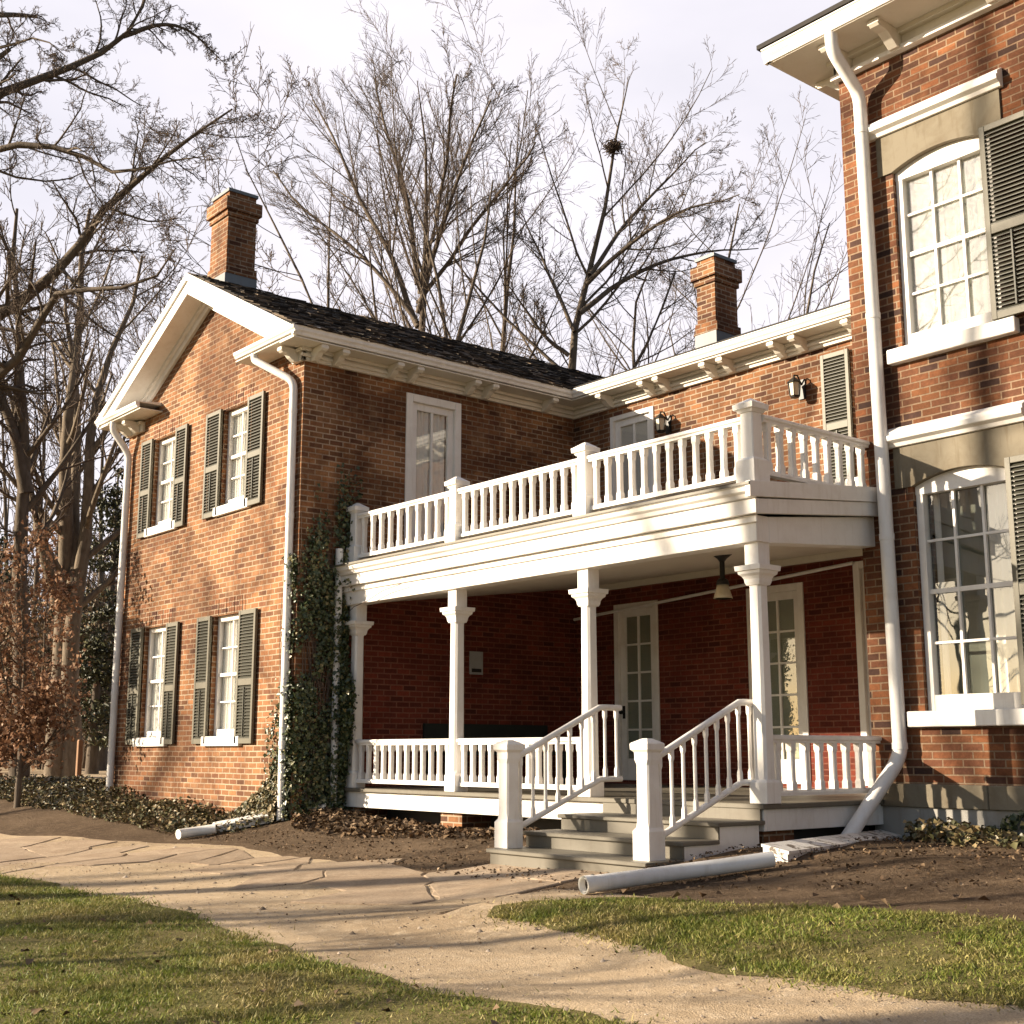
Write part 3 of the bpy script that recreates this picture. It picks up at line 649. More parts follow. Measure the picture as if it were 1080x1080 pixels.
# ================================================================== main house (right)
YR=10.8; MRF=7.036; MS=7.25
mh=empty('main_brick_house',(XR,YR,-.9),'taller dark red brick house at the right edge with arched windows and stone lintels','house')
UW=(-6.93,-5.86,3.92,6.19); LW=(-6.91,-5.86,.37,2.93)
mb=MB(); wall_holes(mb,'Y',YR,XR,3.0,-.30,MS,[UW,LW],+1,.16)
mb.add([(XR,YR,-.3),(XR,24,-.3),(XR,24,MS),(XR,YR,MS)],[(3,2,1,0)]); mb.add([(3,YR,-.3),(3,24,-.3),(3,24,MS),(3,YR,MS)],[(0,1,2,3)]); mb.add([(XR,24,-.3),(3,24,-.3),(3,24,MS),(XR,24,MS)],[(3,2,1,0)])
mb.build('wall',M['brick_main'],mh)
m=MB()
for k,(a,b) in enumerate(((XR-.04,-6.3),(-6.296,-4.9),(-4.896,-3.2),(-3.196,3.0))): m.box(a,b,YR-.05,YR+.2,-.515,-.30)
m.build('water_table',M['stone'],mh,.008)
m=MB(); m.box(XR,3,YR-.02,YR+.2,-1.4,-.515); m.box(XR,XR+.2,YR+.2,24,-1.4,-.3); m.build('foundation',M['found'],mh)
def arch_pts(u0,u1,zs,rise,n=14):
    w_=u1-u0; r_=(w_*w_/4+rise*rise)/(2*rise); cx=(u0+u1)/2; cz=zs+rise-r_
    return [(cx+r_*math.sin(t),cz+r_*math.cos(t)) for t in [math.asin(w_/2/r_)*(-1+2*i/n) for i in range(n+1)]]
def main_window(h,zs,rise,zlin,hood,glassm,seed):
    u0,u1,v0,v1=h; A=arch_pts(u0,u1,zs,rise)
    # stone lintel with arched underside (a part of the house)
    m=MB(); pts=[(-7.09,zs-.02),(u0,zs-.02)]+A+[(u1,zs-.02),(-5.80+.09,zs-.02),(-5.80+.09,zlin),(-7.09,zlin)]
    n=len(A)
    for i in range(n-1):
        m.prism([(A[i][0],YR-.022,A[i][1]),(A[i+1][0],YR-.022,A[i+1][1]),(A[i+1][0],YR-.022,zlin),(A[i][0],YR-.022,zlin)],(0,.19,0))
    m.box(-7.09,u0,YR-.022,YR+.02,zs-.0,zlin); m.box(u1,-5.72,YR-.022,YR+.02,zs-.0,zlin)
    m.build('stone_lintel',M['stone'],mh)
    m=MB(); a,b=-7.20,-5.68
    m.prism([(a,YR-y,hood+z) for y,z in[(0,0),(.05,0),(.07,.035),(.12,.06),(.125,.11),(.10,.11),(.10,.145),(.02,.20),(0,.20)]],(b-a,0,0)); m.build('hood_mould',M['white'],mh,.004)
    # frame
    fr=.075; m=MB(); d0=.05
    B=wbox('Y',YR,1); B(m,u0,u0+fr,v0,zs,d0,d0+.09); B(m,u1-fr,u1,v0,zs,d0,d0+.09); B(m,u0+fr,u1-fr,v0,v0+.15,d0,d0+.085)
    win=m.build('window',M['white'],mh,.004); m=MB()
    for i in range(n-1):
        m.prism([(A[i][0],YR+d0-.004,A[i][1]),(A[i+1][0],YR+d0-.004,A[i+1][1]),(A[i+1][0],YR+d0-.004,max(zs-.08,A[i+1][1]-.20)),(A[i][0],YR+d0-.004,max(zs-.08,A[i][1]-.20))],(0,.0885,0))
    m.build('arch_head',M['white'],win)
    a,b,c,d=u0+fr,u1-fr,v0+.15,zs-.05; s=MB()
    for i in (1,2): u=a+(b-a)*i/3; B(s,u-.013,u+.013,c,d+.12,d0+.03,d0+.062)
    for j in (1,2,3):
        v=c+(d-c)*j/4; hh=.022 if j==2 else .012; B(s,a,b,v-hh,v+hh,d0+.0325,d0+.0595)
    s.build('glazing_bar',M['white'],win)
    k=MB(); B(k,a,b,c,d+.12,d0+.066,d0+.071); k.build('pane',M[glassm],win)
    if glassm=='glass_mottled': curtain('Y',YR+.16,1,a,b,c,d+.1,'curtain',M['blind'],win,.02,.14,seed)
    else:
        curtain('Y',YR+.20,1,a+(b-a)*.62,b,c,d+.1,'curtain',M['curtain'],win,.02,.1,seed); curtain('Y',YR+.22,1,a,a+.06,c,d+.1,'curtain',M['curtain'],win,.02,.1,seed)
    k=MB(); B(k,u0,u1,v0,v1,.34,.36); k.build('blind',M['blind_dark' if glassm!='glass_mottled' else 'dark_room'],win)
    k=MB(); B(k,-7.06,-5.70,v0-.145,v0,-.09,.06); k.build('sill',M['white'],win,.008)
    return win
main_window(UW,5.785,.105,6.21,6.205,'glass_mottled',31)
main_window(LW,2.525,.105,2.94,2.935,'glass_main',32)
shutter(mh,'Y',YR,1,-5.915,-5.40,3.93,5.85,off=.05,th=.045,frame=.055)
shutter(mh,'Y',YR,1,-5.895,-5.40,.40,2.62,off=.05,th=.045,frame=.055)
# main eaves
m=MB(); EO=.60; EL=.50
m.box(XR-.03,3,YR-.06,YR,MRF,MRF+.07); m.box(XR-.05,3,YR-.085,YR-.06,MRF,MRF+.05)
m.box(XR-.06,XR,YR,24,MRF,MRF+.07); m.build('frieze',M['white'],mh,.004)
m=MB(); m.box(XR-.03,3,YR-.04,YR-.002,MRF+.07,MS); m.box(XR-.04,XR-.002,YR-.04,24,MRF+.07,MS)
m.box(XR-.06,3,YR-.12,YR-.04,MS-.05,MS-.001)
m.box(XR-EL+.03,3,YR-EO+.03,24,MS,MS+.02); m.build('soffit',M['cream'],mh)
m=MB(); yg=YR-EO+.06
m.prism([(XR-EL-.02,yg-a,MS+.16+b*1.25) for a,b in gutprof()],(11.1,0,0)); m.prism([(XR-EL+.06-a,yg-.06,MS+.16+b*1.25) for a,b in gutprof()],(0,14,0))
m.build('gutter',M['white'],mh,.003)
for x in (-7.36,-6.76,-5.66,-5.0,-3.9): bracket(mh,'Y',YR-.04,-1,x,MS-.002,.42,.11,.2)
bracket(mh,'X',XR-.04,-1,11.0,MS-.002,.36,.11,.2)
m=MB(); zz=MS+.17; m.prism([(XR-EL-.06,YR-EO-.06,zz),(3,YR-EO-.06,zz),(3,17.4,zz+2.6),(XR+3.2,17.4,zz+2.6)],(0,0,.05))
m.prism([(XR-EL-.06,YR-EO-.06,zz),(XR+3.2,17.4,zz+2.6),(XR-EL-.06,24.5,zz)],(0,0,.05)); m.build('roof',M['shingle'],mh)
pipe('downpipe',[(-7.21,10.27,MS+.06),(-7.21,10.27,7.08),(-7.19,10.68,6.72),(-7.14,10.70,.0),(-7.17,10.66,-.12),(-7.33,9.98,-.86)],.068,mh,straps=(6.3,4.3,2.05,.05))

# ================================================================== veranda
YP=9.0; FZ=-.45
ver=empty('veranda',(-10.8,YP,-.9),'white columned veranda with a railed balcony on its flat roof','porch')
# floor and skirt
m=MB(); m.box(XC+.0,-7.38,8.97,YB,FZ-.045,FZ); m.box(-7.52,-7.38,YB-2.4,YB-2.33,FZ-.045,FZ); m.build('floor_deck',M['deck'],ver,.006)
m=MB(); m.box(XC+.02,-7.42,9.02,9.06,FZ-.235,FZ-.046); m.box(-7.46,-7.42,9.06,YR+.0,FZ-.235,FZ-.046); m.build('skirt_board',M['white'],ver,.004)
for x in (-14.1,-12.0,-9.75,-7.68): m=MB(); m.box(x-.2,x+.2,9.08,9.5,-1.3,FZ-.24); m.build('pier',M['brick_link'],ver)
m=MB(); m.box(-7.62,-7.6,9.5,YR,-1.2,FZ-.1); m.box(XC,-7.6,9.5,9.52,-1.2,FZ-.05); m.build('void_dark_sheet',M['void_dark'],ver)  # dark sheets standing in for the shaded void under the floor
# entablature: beam, fascia, crown; the roof falls towards the front
SLP=.105
def zs(z,y): return z+SLP*(y-YP)
m=MB()
m.box(XC+.02,-7.36,8.98,9.16,1.86,2.10)                       # front beam
m.prism([(-7.36,9.16,1.86),(-7.36,9.16,2.10),(-7.36,YR-.002,zs(2.10,YR)),(-7.36,YR-.002,1.99)],(-.18,0,0))
m.box(XC+.02,-7.335,8.955,8.98,2.03,2.0995)
m.build('beam',M['white'],ver,.005)
m=MB()
m.box(XC+.0,-7.29,8.90,8.955,2.10,2.235); m.prism([(-7.29,8.955,2.10),(-7.29,8.955,2.235),(-7.29,YR-.003,zs(2.235,YR)),(-7.29,YR-.003,zs(2.10,YR))],(-.05,0,0))
m.prism([(XC-.0,8.90-a,2.235+b) for a,b in[(0,0),(.03,.005),(.045,.04),(.075,.06),(.085,.10),(.10,.105),(.10,.135),(0,.15)]],(-7.274-XC,0,0))
m.prism([(-7.27,8.806,2.236),(-7.27,8.806,2.38),(-7.27,YR-.003,zs(2.385,YR)),(-7.27,YR-.003,zs(2.236,YR))],(-.06,0,0))
m.build('fascia',M['white'],ver,.003)
m=MB(); m.prism([(XC,8.79,2.371),(XC,YB,2.80),(XC,YB,2.76),(XC,8.79,2.345)],(-7.272-XC,0,0)); m.build('roof_deck',M['deck'],ver)
m=MB(); m.prism([(XC,9.16,1.90),(XC,YB,2.42),(XC,YB,2.44),(XC,9.16,1.92)],(-7.54-XC,0,0)); m.prism([(XC,YB-.04,2.33),(XC,YB-.04,2.418),(XC,YB,2.418),(XC,YB,2.33)],(-7.6-XC,0,0)); m.build('ceiling',M['cream'],ver)
# columns
CXS=[-14.06,-11.94,-9.70,-7.46]; CY=9.10
for i,x in enumerate(CXS):
    m=MB(); m.post(x,CY,[(FZ+.20,.072,.016),(FZ+.235,.072,.024),(1.46,.064,.022),(1.50,.070,.002)])
    col=m.build('column',M['white'],ver)
    m=MB(); m.post(x,CY,[(FZ+.001,.098,.004),(FZ+.18,.098,.004),(FZ+.205,.082,.004)]); m.build('base',M['white'],col,.003)
    m=MB(); m.post(x,CY,[(1.475,.076,.003),(1.50,.086,.003),(1.53,.090,.003),(1.555,.102,.003),(1.575,.125,.003),(1.60,.130,.003),(1.605,.146,.003),(1.65,.150,.003),(1.651,.080,.003),(1.862,.080,.003)]); m.build('capital',M['white'],col)
def baluster(parent,x,y,z0,z1,w=.030,slope0=0,mat='white'):
    m=MB(); h=z1-z0; c=w*.55
    m.post(x,y,[(z0-.02,w,.003),(z0+.06,w,.003),(z0+.085,w*.87,c*.5),(z1-.085,w*.87,c*.5),(z1-.06,w,.003),(z1+.02,w,.003)])
    return m.build('baluster',M[mat],parent)
def toprail(parent,p,q,z,name='top_rail',w=.055,h=.05):
    p=Vector((*p,z)); q=Vector((*q,z)); d=(q-p); n=Vector((-d.y,d.x,0)).normalized(); U=Vector((0,0,1))
    prof=[(-w*.7,-h-.02),(-w*.7,-h),(-w,-h+.012),(-w,-.012),(-w*.6,0),(w*.6,0),(w,-.012),(w,-h+.012),(w*.7,-h),(w*.7,-h-.02)]
    m=MB(); m.prism([p+n*a+U*b for a,b in prof],d); return m.build(name,M['white'],parent)
def botrail(parent,p,q,z,w=.04,h=.05):
    p=Vector((*p,z)); q=Vector((*q,z)); d=q-p; n=Vector((-d.y,d.x,0)).normalized(); U=Vector((0,0,1))
    m=MB(); m.prism([p+n*a+U*b for a,b in((-w,0),(w,0),(w,h*.6),(w*.7,h),(-w*.7,h),(-w,h*.6))],d); return m.build('bottom_rail',M['white'],parent)
def rail_run(parent,p,q,zb,zt,n,w=.030,off=.5):
    toprail(parent,p,q,zt); botrail(parent,p,q,zb)
    for k in range(n):
        t=(k+off)/n if off==.5 else (k+1)/(n+1)
        baluster(parent,p[0]+(q[0]-p[0])*t,p[1]+(q[1]-p[1])*t,zb+.05,zt-.07,w)
# upper balcony balustrade
UPX=[-14.10,-11.94,-9.70,-7.46]; UY=9.08
for i,x in enumerate(UPX):
    m=MB(); hw=.070; big=1.08 if i==3 else 1.0
    m.post(x,UY,[(2.36,.102*big,.003),(2.62,.102*big,.003),(2.65,hw*big,.003),(2.69,hw*big,.010),(3.07,hw*.96*big,.010),(3.075,.078*big,.003),(3.10,.090*big,.003),(3.105,.108*big,.003),(3.155,.112*big,.003),(3.16,.100*big,.003),(3.215,.02,.003)])
    m.build('balustrade_post',M['white'],ver)
for a,b,n in ((0,1,10),(1,2,12),(2,3,12)): rail_run(ver,(UPX[a]+.08,UY),(UPX[b]-.08,UY),2.47,3.06,n,.032)
rail_run(ver,(-7.42,UY+.08),(-7.42,YR),2.50,3.07,9,.034)
# lower balustrade
rail_run(ver,(CXS[0]+.07,CY),(CXS[1]-.07,CY),FZ+.06,.145,12,.031); rail_run(ver,(CXS[1]+.07,CY),(CXS[2]-.07,CY),FZ+.06,.145,13,.031)
rail_run(ver,(-7.46,CY+.07),(-7.46,YR),FZ+.06,.145,8,.034)
pipe('downpipe',[(-14.20,8.88,2.6),(-14.20,8.88,-.7)],.05,ver)

# ================================================================== steps
st=empty('porch_steps',(-8.4,8.2,-1.03),'grey painted wooden steps with white newel posts and slanting handrails','steps')
TX0,TX1=-9.43,-7.40; TR=[(7.53,-.87),(7.96,-.73),(8.40,-.59)]
for k,(y,z) in enumerate(TR):
    m=MB(); y1=(TR[k+1][0] if k<2 else 8.97); m.box(TX0,TX1,y,y1+.02 if k<2 else 9.015,z-.035,z); m.build('tread',M['deck'],st,.006)
    m=MB(); m.box(TX0+.03,TX1-.03,y+.03,y+.05,(-1.2 if k==0 else TR[k-1][1]),z-.036); m.build('riser',M['deck'],st)
m=MB(); m.box(TX0+.03,TX1-.03,8.98,9.0,-.59,FZ-.046); m.build('riser',M['deck'],st)
for xs_ in (TX1-.05,TX0+.032):
    m=MB(); pr=[(xs_,8.96,-1.25)]+[(xs_,y,z) for k,(yy,zz_) in enumerate(TR) for y,z in ((yy+.052,-1.25 if k==0 else TR[k-1][1]-.036),(yy+.052,zz_-.037))]+[(xs_,8.96,-.59-.037)]
    m.prism(pr,(.018,0,0)); m.build('stringer',M['white'],st)
NY=7.76
for nx_ in (-9.38,-7.585):
    m=MB(); z=-.87; m.post(nx_,NY,[(z+.001,.094,.003),(z+.23,.094,.003),(z+.26,.072,.003),(z+.31,.072,.014),(z+.76,.070,.014),(z+.80,.078,.005),(z+.86,.078,.003),(z+.875,.092,.003),(z+.885,.102,.003),(z+.93,.104,.003),(z+.94,.096,.003),(z+.975,.03,.003)]); m.build('newel_post',M['white'],st)
    ya,za=NY+.08,-.06; yb,zb_=8.93,.43; yc=9.22 if nx_<-9 else 9.12
    m=MB(); m.tube([(nx_,ya,za),(nx_,yb-.06,zb_-.03),(nx_,yb,zb_-.003),(nx_,yb+.06,zb_),(nx_,yc,zb_)],.030,12); m.build('handrail',M['white'],st)
    lowz=lambda y: -.72+(min(y,yb)-ya)*(.45/(yb-ya))+ (0)
    m=MB(); m.tube([(nx_,ya-.02,lowz(ya)),(nx_,yb-.05,lowz(yb)-.02),(nx_,yb,lowz(yb)),(nx_,yc,lowz(yb))],.028,10); m.build('bottom_rail',M['white'],st)
    n=9
    for k in range(n):
        y=ya+.06+(yc-.06-ya-.06)*k/(n-1); zt_=za+(min(y,yb)-ya)*(zb_-za)/(yb-ya); z0=lowz(y)
        m=MB(); w_=.019; m.post(nx_,y,[(z0,w_,.003),(z0+.09,w_,.003),(z0+.12,w_*.85,w_*.5),(zt_-.12,w_*.85,w_*.5),(zt_-.09,w_,.003),(zt_,w_,.003)]); m.build('baluster',M['white'],st)

# ================================================================== small fittings
def lantern(x,z,label):
    y=YB; t=empty('wall_lantern',(x,y,z),label,'lantern','wall lanterns on the back wing')
    m=MB(); m.box(x-.05,x+.05,y-.02,y,z-.14,z+.12); m.tube([(x,y-.02,z+.05),(x,y-.10,z+.16),(x,y-.17,z+.15),(x,y-.17,z+.10)],.011,8); m.build('bracket',M['black'],t)
    c=(x,y-.17,z); m=MB(); m.lathe(c,[(.02,.12),(.03,.11),(.095,.055),(.10,.045),(.085,.045)],6,False)
    m.lathe(c,[(.055,-.15),(.065,-.13),(.07,-.125)],6,False)
    for k in range(6):
        a=k*math.pi/3; m.tube([(x+.066*math.cos(a),c[1]+.066*math.sin(a),z-.13),(x+.085*math.cos(a),c[1]+.085*math.sin(a),z+.05)],.006,5)
    m.build('cage',M['black'],t); m=MB(); m.lathe(c,[(.058,-.125),(.076,.045)],6,False); m.build('glass',M['lamp_glass'],t)
lantern(-12.28,4.60,'black iron wall lantern beside the white upstairs door'); lantern(-9.92,4.60,'black iron wall lantern beside the upstairs shutter')
t=empty('porch_lamp',(-9.09,10.5,2.05),'dark hanging lamp with a glass shade under the porch ceiling','lamp')
zc=zs(1.9,10.5)+.05; m=MB(); m.lathe((-9.09,10.5,zc),[(.03,-.10),(.05,-.07),(.12,-.015),(.12,0)],16); m.tube([(-9.09,10.5,zc-.09),(-9.09,10.5,zc-.30)],.028,10); m.lathe((-9.09,10.5,zc-.33),[(.075,-.02),(.06,.03),(.03,.05)],12); m.build('stem',M['black'],t)
m=MB(); m.lathe((-9.09,10.5,zc-.35),[(.105,-.15),(.095,-.12),(.06,0),(.058,0),(.09,-.12),(.10,-.15)],18); m.build('shade',M['lamp_glass'],t)
m=MB(); m.box(XC,XC+.02,11.10,11.33,1.06,1.38); t=m.build('notice_plaque',M['plaque']); tag(t,'small grey notice plaque on the dark porch wall','plaque')
m=MB(); m.box(XC+.006,XC+.024,11.13,11.30,1.09,1.14); m.build('dark_foot',M['black'],t)
b=empty('porch_bench',(-14,11.4,FZ),'long dark bench against the porch wall behind the railing','bench')
m=MB(); m.box(-14.26,-13.75,10.3,12.5,FZ+.40,FZ+.45); m.build('seat',M['bench'],b)
m=MB(); m.box(-14.26,-14.22,10.3,12.5,FZ+.5,FZ+.82); m.build('backrest',M['bench'],b)
for y in (10.36,12.44):
    for x in (-14.2,-13.8):
        m=MB(); m.box(x-.03,x+.03,y-.03,y+.03,FZ,FZ+.4 if x>-14 else FZ+.5); m.build('leg',M['bench'],b)
m=MB(); m.tube([(XC+.02,YB-.05,1.95),(-9.25,YB-.05,2.25)],.022,8); tag(m.build('wall_conduit',M['white_pipe']),'thin white conduit running along the back porch wall','conduit')
# drain pipes lying on the ground
def gp(x,y,h): return (x,y,float(gz(x,y))+h)
def trough(p,q,wd,label,nm='wooden_trough'):
    p=Vector(gp(*p,.0)); q=Vector(gp(*q,.0)); d=(q-p); L_=d.length; d.normalize(); n=d.cross(Vector((0,0,1))).normalized(); U=Vector((0,0,1)); m=MB()
    m.prism([p+n*a+U*b for a,b in((-wd,0),(wd,0),(wd,.066),(-wd,.105))],d*L_)
    m.prism([p+n*a+U*b-d*.01 for a,b in((-wd-.01,.110),(wd+.015,.060),(wd+.015,.084),(-wd-.01,.132))],d*(L_*.46)); m.prism([p+n*a+U*b+d*(L_*.465) for a,b in((-wd-.014,.106),(wd+.010,.064),(wd+.010,.088),(-wd-.014,.130))],d*(L_*.55))
    return tag(m.build(nm,M['peel']),label,'trough')
P=[on_ground(px,py,.075) for px,py in ((619,933),(700,922),(760,914),(815,906))]; P=[Vector(p) for p in P]
m=MB(); m.tube(P,.058,18,False); m.tube(P[::-1],.049,18,False); d0_=(P[0]-P[1]).normalized(); m.tube([P[0]+d0_*.03,P[0]-d0_*.05],.063,18,False); m.tube([P[0]-d0_*.05,P[0]+d0_*.03],.048,18,False)
m.m=1; c_=P[0]-d0_*.02; m.tube([c_,c_-d0_*.004],.0485,18)  # dark disc painted in for the shaded hollow of the pipe
tag(m.build('drain_pipe',[M['drain'],M['mouth']]),'long white plastic drain pipe lying on soil, open end beside the flagstones','drain pipe')
print('PIPE',[tuple(round(v,2) for v in p) for p in P])
trough(on_ground(818,909)[:2],on_ground(950,889)[:2],.10,'peeling white board trough on the ground below the right downpipe')
m=MB(); P=[on_ground(188,880,.065),on_ground(208,877,.07),on_ground(228,874,.075)]; m.tube(P,.06,14); tag(m.build('drain_pipe',M['drain']),'short grubby white drain pipe end lying in ground ivy left of the corner','drain pipe')
e_=on_ground(347,861); trough(on_ground(224,879)[:2],(max(e_[0],-14.2),min(e_[1],8.75)),.075,'grubby white wooden trough on the ground at the ivy covered corner')

# ================================================================== foliage
def leaves(P,N,S,seed=0,fold=.25,asp=1.0,kite=True):
    """kite leaves: centre P, normal N, size S -> V,F(quads as two tris)"""
    r_=np.random.default_rng(seed); n=len(P); N=N/(np.linalg.norm(N,axis=1)[:,None]+1e-9)
    t=r_.normal(size=(n,3)); t-=N*(t*N).sum(1)[:,None]; t/=np.linalg.norm(t,axis=1)[:,None]+1e-9; b=np.cross(N,t); S=S[:,None]
    a0=P-t*S*.5; a1=P+t*S*.5; l=P+b*S*.42*asp+N*S*fold-t*S*.08; rr=P-b*S*.42*asp+N*S*fold-t*S*.08
    V=np.stack([a0,l,a1,rr],1).reshape(-1,3); i=np.arange(n)*4
    F=np.concatenate([np.stack([i,i+2,i+1],1),np.stack([i,i+3,i+2],1)]); return V,F
def leafobj(name,P,N,S,mat,parent=None,seed=0,**k):
    V,F=leaves(P,N,S,seed,**k); return fastmesh(name,V,F,M[mat],parent)
# climbing ivy at the corner: patches in (plane, u, z)
iv=empty('climbing_ivy',(-14.2,8.4,-.85),'dark green ivy climbing the brick corner and porch end','ivy'); r_=np.random.default_rng(11)
def ivy_patch(n,fn,thick,nrm,size=(.026,.075)):
    pts=[];
    u=r_.random((n*4,2)); P,keep=fn(u); P=P[keep]; P=P[np.random.default_rng(len(P)).permutation(len(P))][:n]; cl=np.sin(P[:,2]*3.1+P[:,0]*7+P[:,1]*6)+np.sin(P[:,2]*7.3-P[:,1]*11+1)*.8+np.sin(P[:,2]*1.3+P[:,0]*17+2)*.6+r_.normal(size=len(P))*.5; P=P[cl>-.55-.9*(P[:,2]<.8)]; d=np.abs(r_.normal(size=len(P)))*thick; P=P+np.array(nrm)*d[:,None]+r_.normal(size=(len(P),3))*.015
    N=np.array(nrm)+r_.normal(size=(len(P),3))*.55+np.array([0,0,.25]); return P,N,size[0]+(size[1]-size[0])*r_.random(len(P))**1.6
def on_side(u):   # side wall x=XC, y 8.32..9.0, height tapering with noise
    y=8.30+u[:,0]*.78; z=-.85+u[:,1]*4.6; lim=2.0+.9*np.sin(y*9)*.6+(y-8.3)*1.4; dens=np.where(z<1.5,1,np.clip((lim+.6-z)/1.4,0,1))
    rr=np.random.default_rng(3).random(len(y)); return np.stack([np.full_like(y,XC),y,z],1),rr<dens*1.0
def on_gable(u):
    x=XC-.55*u[:,0]**1.6; z=-.82+u[:,1]**1.15*3.3; wdt=.20+.13*np.sin(z*2.3+1)+.10*np.sin(z*5.1)+.12*(z<0)+.55*np.clip(.3-z,0,1)**1.2; rr=np.random.default_rng(4).random(len(x)); return np.stack([x,np.full_like(x,YG),z],1),(np.abs(x-XC)<wdt*(.6+rr))&(rr<.8)
def on_porch(u):
    x=-14.30+u[:,0]*.42; z=-.88+u[:,1]*3.05; wdt=.26+.10*np.sin(z*3.1); rr=np.random.default_rng(5).random(len(x)); return np.stack([x,np.full_like(x,8.98),z],1),(x+14.30<wdt+.1*rr)
def on_post(u):
    y=8.85+u[:,0]*.35; z=1.9+u[:,1]*1.9; rr=np.random.default_rng(6).random(len(y)); return np.stack([np.full_like(y,XC+.02),y,z],1),(rr<np.clip((3.9-z)/1.2,0,1))
sets=[ivy_patch(8500,on_side,.08,(1,-.25,0)),ivy_patch(3000,on_gable,.05,(0,-1,0)),ivy_patch(4600,on_porch,.07,(.2,-1,0)),ivy_patch(900,on_post,.06,(1,-.2,0))]
# a heap of ivy at the gable foot
n=2600; u=r_.random((n,3)); hx=XC-.15-1.35*u[:,0]**1.3; hz=(.75*(1-(XC-hx)/1.55)**1.2)*u[:,1]; hy=YG-.02-u[:,2]*.15*(1-.6*u[:,1]); P=np.stack([hx,hy,gz(hx,hy)+hz+.02],1); N=np.stack([r_.normal(size=n)*.5,-1+r_.normal(size=n)*.5,.7+r_.normal(size=n)*.5],1)
leafobj('leaves_heap',P,N,r_.uniform(.05,.1,n),'groundivy',iv,2).name='foot_leaves'
P=np.concatenate([s[0] for s in sets]); N=np.concatenate([s[1] for s in sets]); S=np.concatenate([s[2] for s in sets]); leafobj('leaves',P,N,S,'ivy',iv,1)
m=MB(); rr=random.Random(8)
for k in range(30):
    y=8.35+rr.random()*.65; p=[(XC+.02,y,-.85)]
    for q in range(9): y=min(9.05,max(8.33,y+rr.uniform(-.08,.09))); p.append((XC+.015+rr.random()*.02,y,-.85+(q+1)*(.33+.05*(k%3))))
    m.tube(p,[.012-.0011*i for i in range(10)],5)
for k in range(5):
    x=XC-.05-rr.random()*.15; p=[(x,YG-.015,-.8)]
    for q in range(8): x=min(XC-.02,x+rr.uniform(-.07,.06)); p.append((x,YG-.015,-.8+(q+1)*.36))
    m.tube(p,[.009-.0008*i for i in range(9)],5)
p=[(-14.2,9.0,1.75),(-13.9,8.93,1.82),(-13.6,8.92,1.86),(-13.2,8.90,1.96),(-12.8,8.89,2.0)]; m.tube(p,.005,5)
m.build('stem',M['twig'],iv)
# ground cover
def scatter(name,poly,n,mat,size,h=.06,seed=0,parent=None,flat=.5,dens=None):
    q=np.random.default_rng(seed); P=np.array(poly); lo_,hi=P.min(0),P.max(0); G=lo_+q.random((n*4,2))*(hi-lo_); G=G[inside(G,P)][:n]
    nf=.5+.5*np.sin(G[:,0]*3.3+np.sin(G[:,1]*4.1))*np.sin(G[:,1]*3.7+1.3*np.sin(G[:,0]*2.3)); G=G[q.random(len(G))<(.35+.65*nf)]
    z=gz(G[:,0],G[:,1])+.012+q.random(len(G))**1.5*h*(.5+.5*np.sin(G[:,0]*2.7+G[:,1]*1.9)*.8+.3); N=np.stack([q.normal(size=len(G))*flat,q.normal(size=len(G))*flat,np.ones(len(G))],1)
    o=leafobj(name,np.stack([G[:,0],G[:,1],z],1),N,q.uniform(*size,len(G)),mat,parent,seed); return o
tag(scatter('ground_ivy',[(-27,8.0),(-20,7.25),(-17,7.2),(-15.6,7.25),(-14.6,7.65),(-14.3,8.3),(-20,8.3),(-21,9.6),(-27,10.2)],21000,'groundivy',(.035,.08),.15,21,flat=.7),'low ground ivy and leaf litter along the gable wall','ground cover',kind='stuff')
tag(scatter('leaf_litter',[(-14.3,8.3),(-13.6,8.0),(-11,8.2),(-9.6,8.55),(-9.6,9.0),(-14.25,9.0)],2600,'litter',(.04,.09),.07,22,flat=.6),'dry leaf litter in front of the porch skirt','leaves',kind='stuff')
tag(scatter('ivy_bed',[(-7.1,10.8),(-6.8,10.1),(-5.9,9.5),(-5.0,9.7),(0,9.9),(0,10.8)],5200,'groundivy',(.04,.09),.16,23,flat=.7),'ground ivy along the foot of the right hand house','ground cover',kind='stuff')
q=np.random.default_rng(33); n=2600; hx=-6.9+q.random(n)**.8*5.5; hz=q.random(n)*(.12+.30*np.clip((hx+7)/1.6,0,1))*(.7+.3*np.sin(hx*5)); hy=YR-.05-np.abs(q.normal(size=n))*.05
leafobj('foundation_ivy',np.stack([hx,hy,gz(hx,hy)+hz],1),np.stack([q.normal(size=n)*.5,-1+q.normal(size=n)*.4,.4+q.normal(size=n)*.4],1),q.uniform(.035,.08,n),'ivy',None,34)
tag(bpy.data.objects['foundation_ivy'],'dark ivy climbing the stone foundation of the right hand house','ivy',kind='stuff')
tag(scatter('fallen_leaf',[(-16,7.3),(-7,6.8),(-3,8.4),(0,9.3),(0,10.6),(-7,10.6),(-7.3,9),(-9.4,8.4),(-14,8)],7000,'litter',(.008,.045),.02,24),'dry leaves scattered on the bare soil','leaves',kind='stuff')
tag(scatter('lawn_leaf',[(-14,4.4),(-8,4.2),(-4,4.1),(0,5),(0,2),(-6,.5),(-14,1)],420,'litter',(.03,.07),.03,25),'dry leaves scattered on the front lawn','leaves',kind='stuff')
tag(scatter('lawn_leaf',[(-7,6.5),(-4,8.2),(0,9),(0,6.6),(-3,6),(-6,6)],110,'litter',(.04,.09),.03,27),'dry leaves scattered on the right grass strip','leaves',kind='stuff')
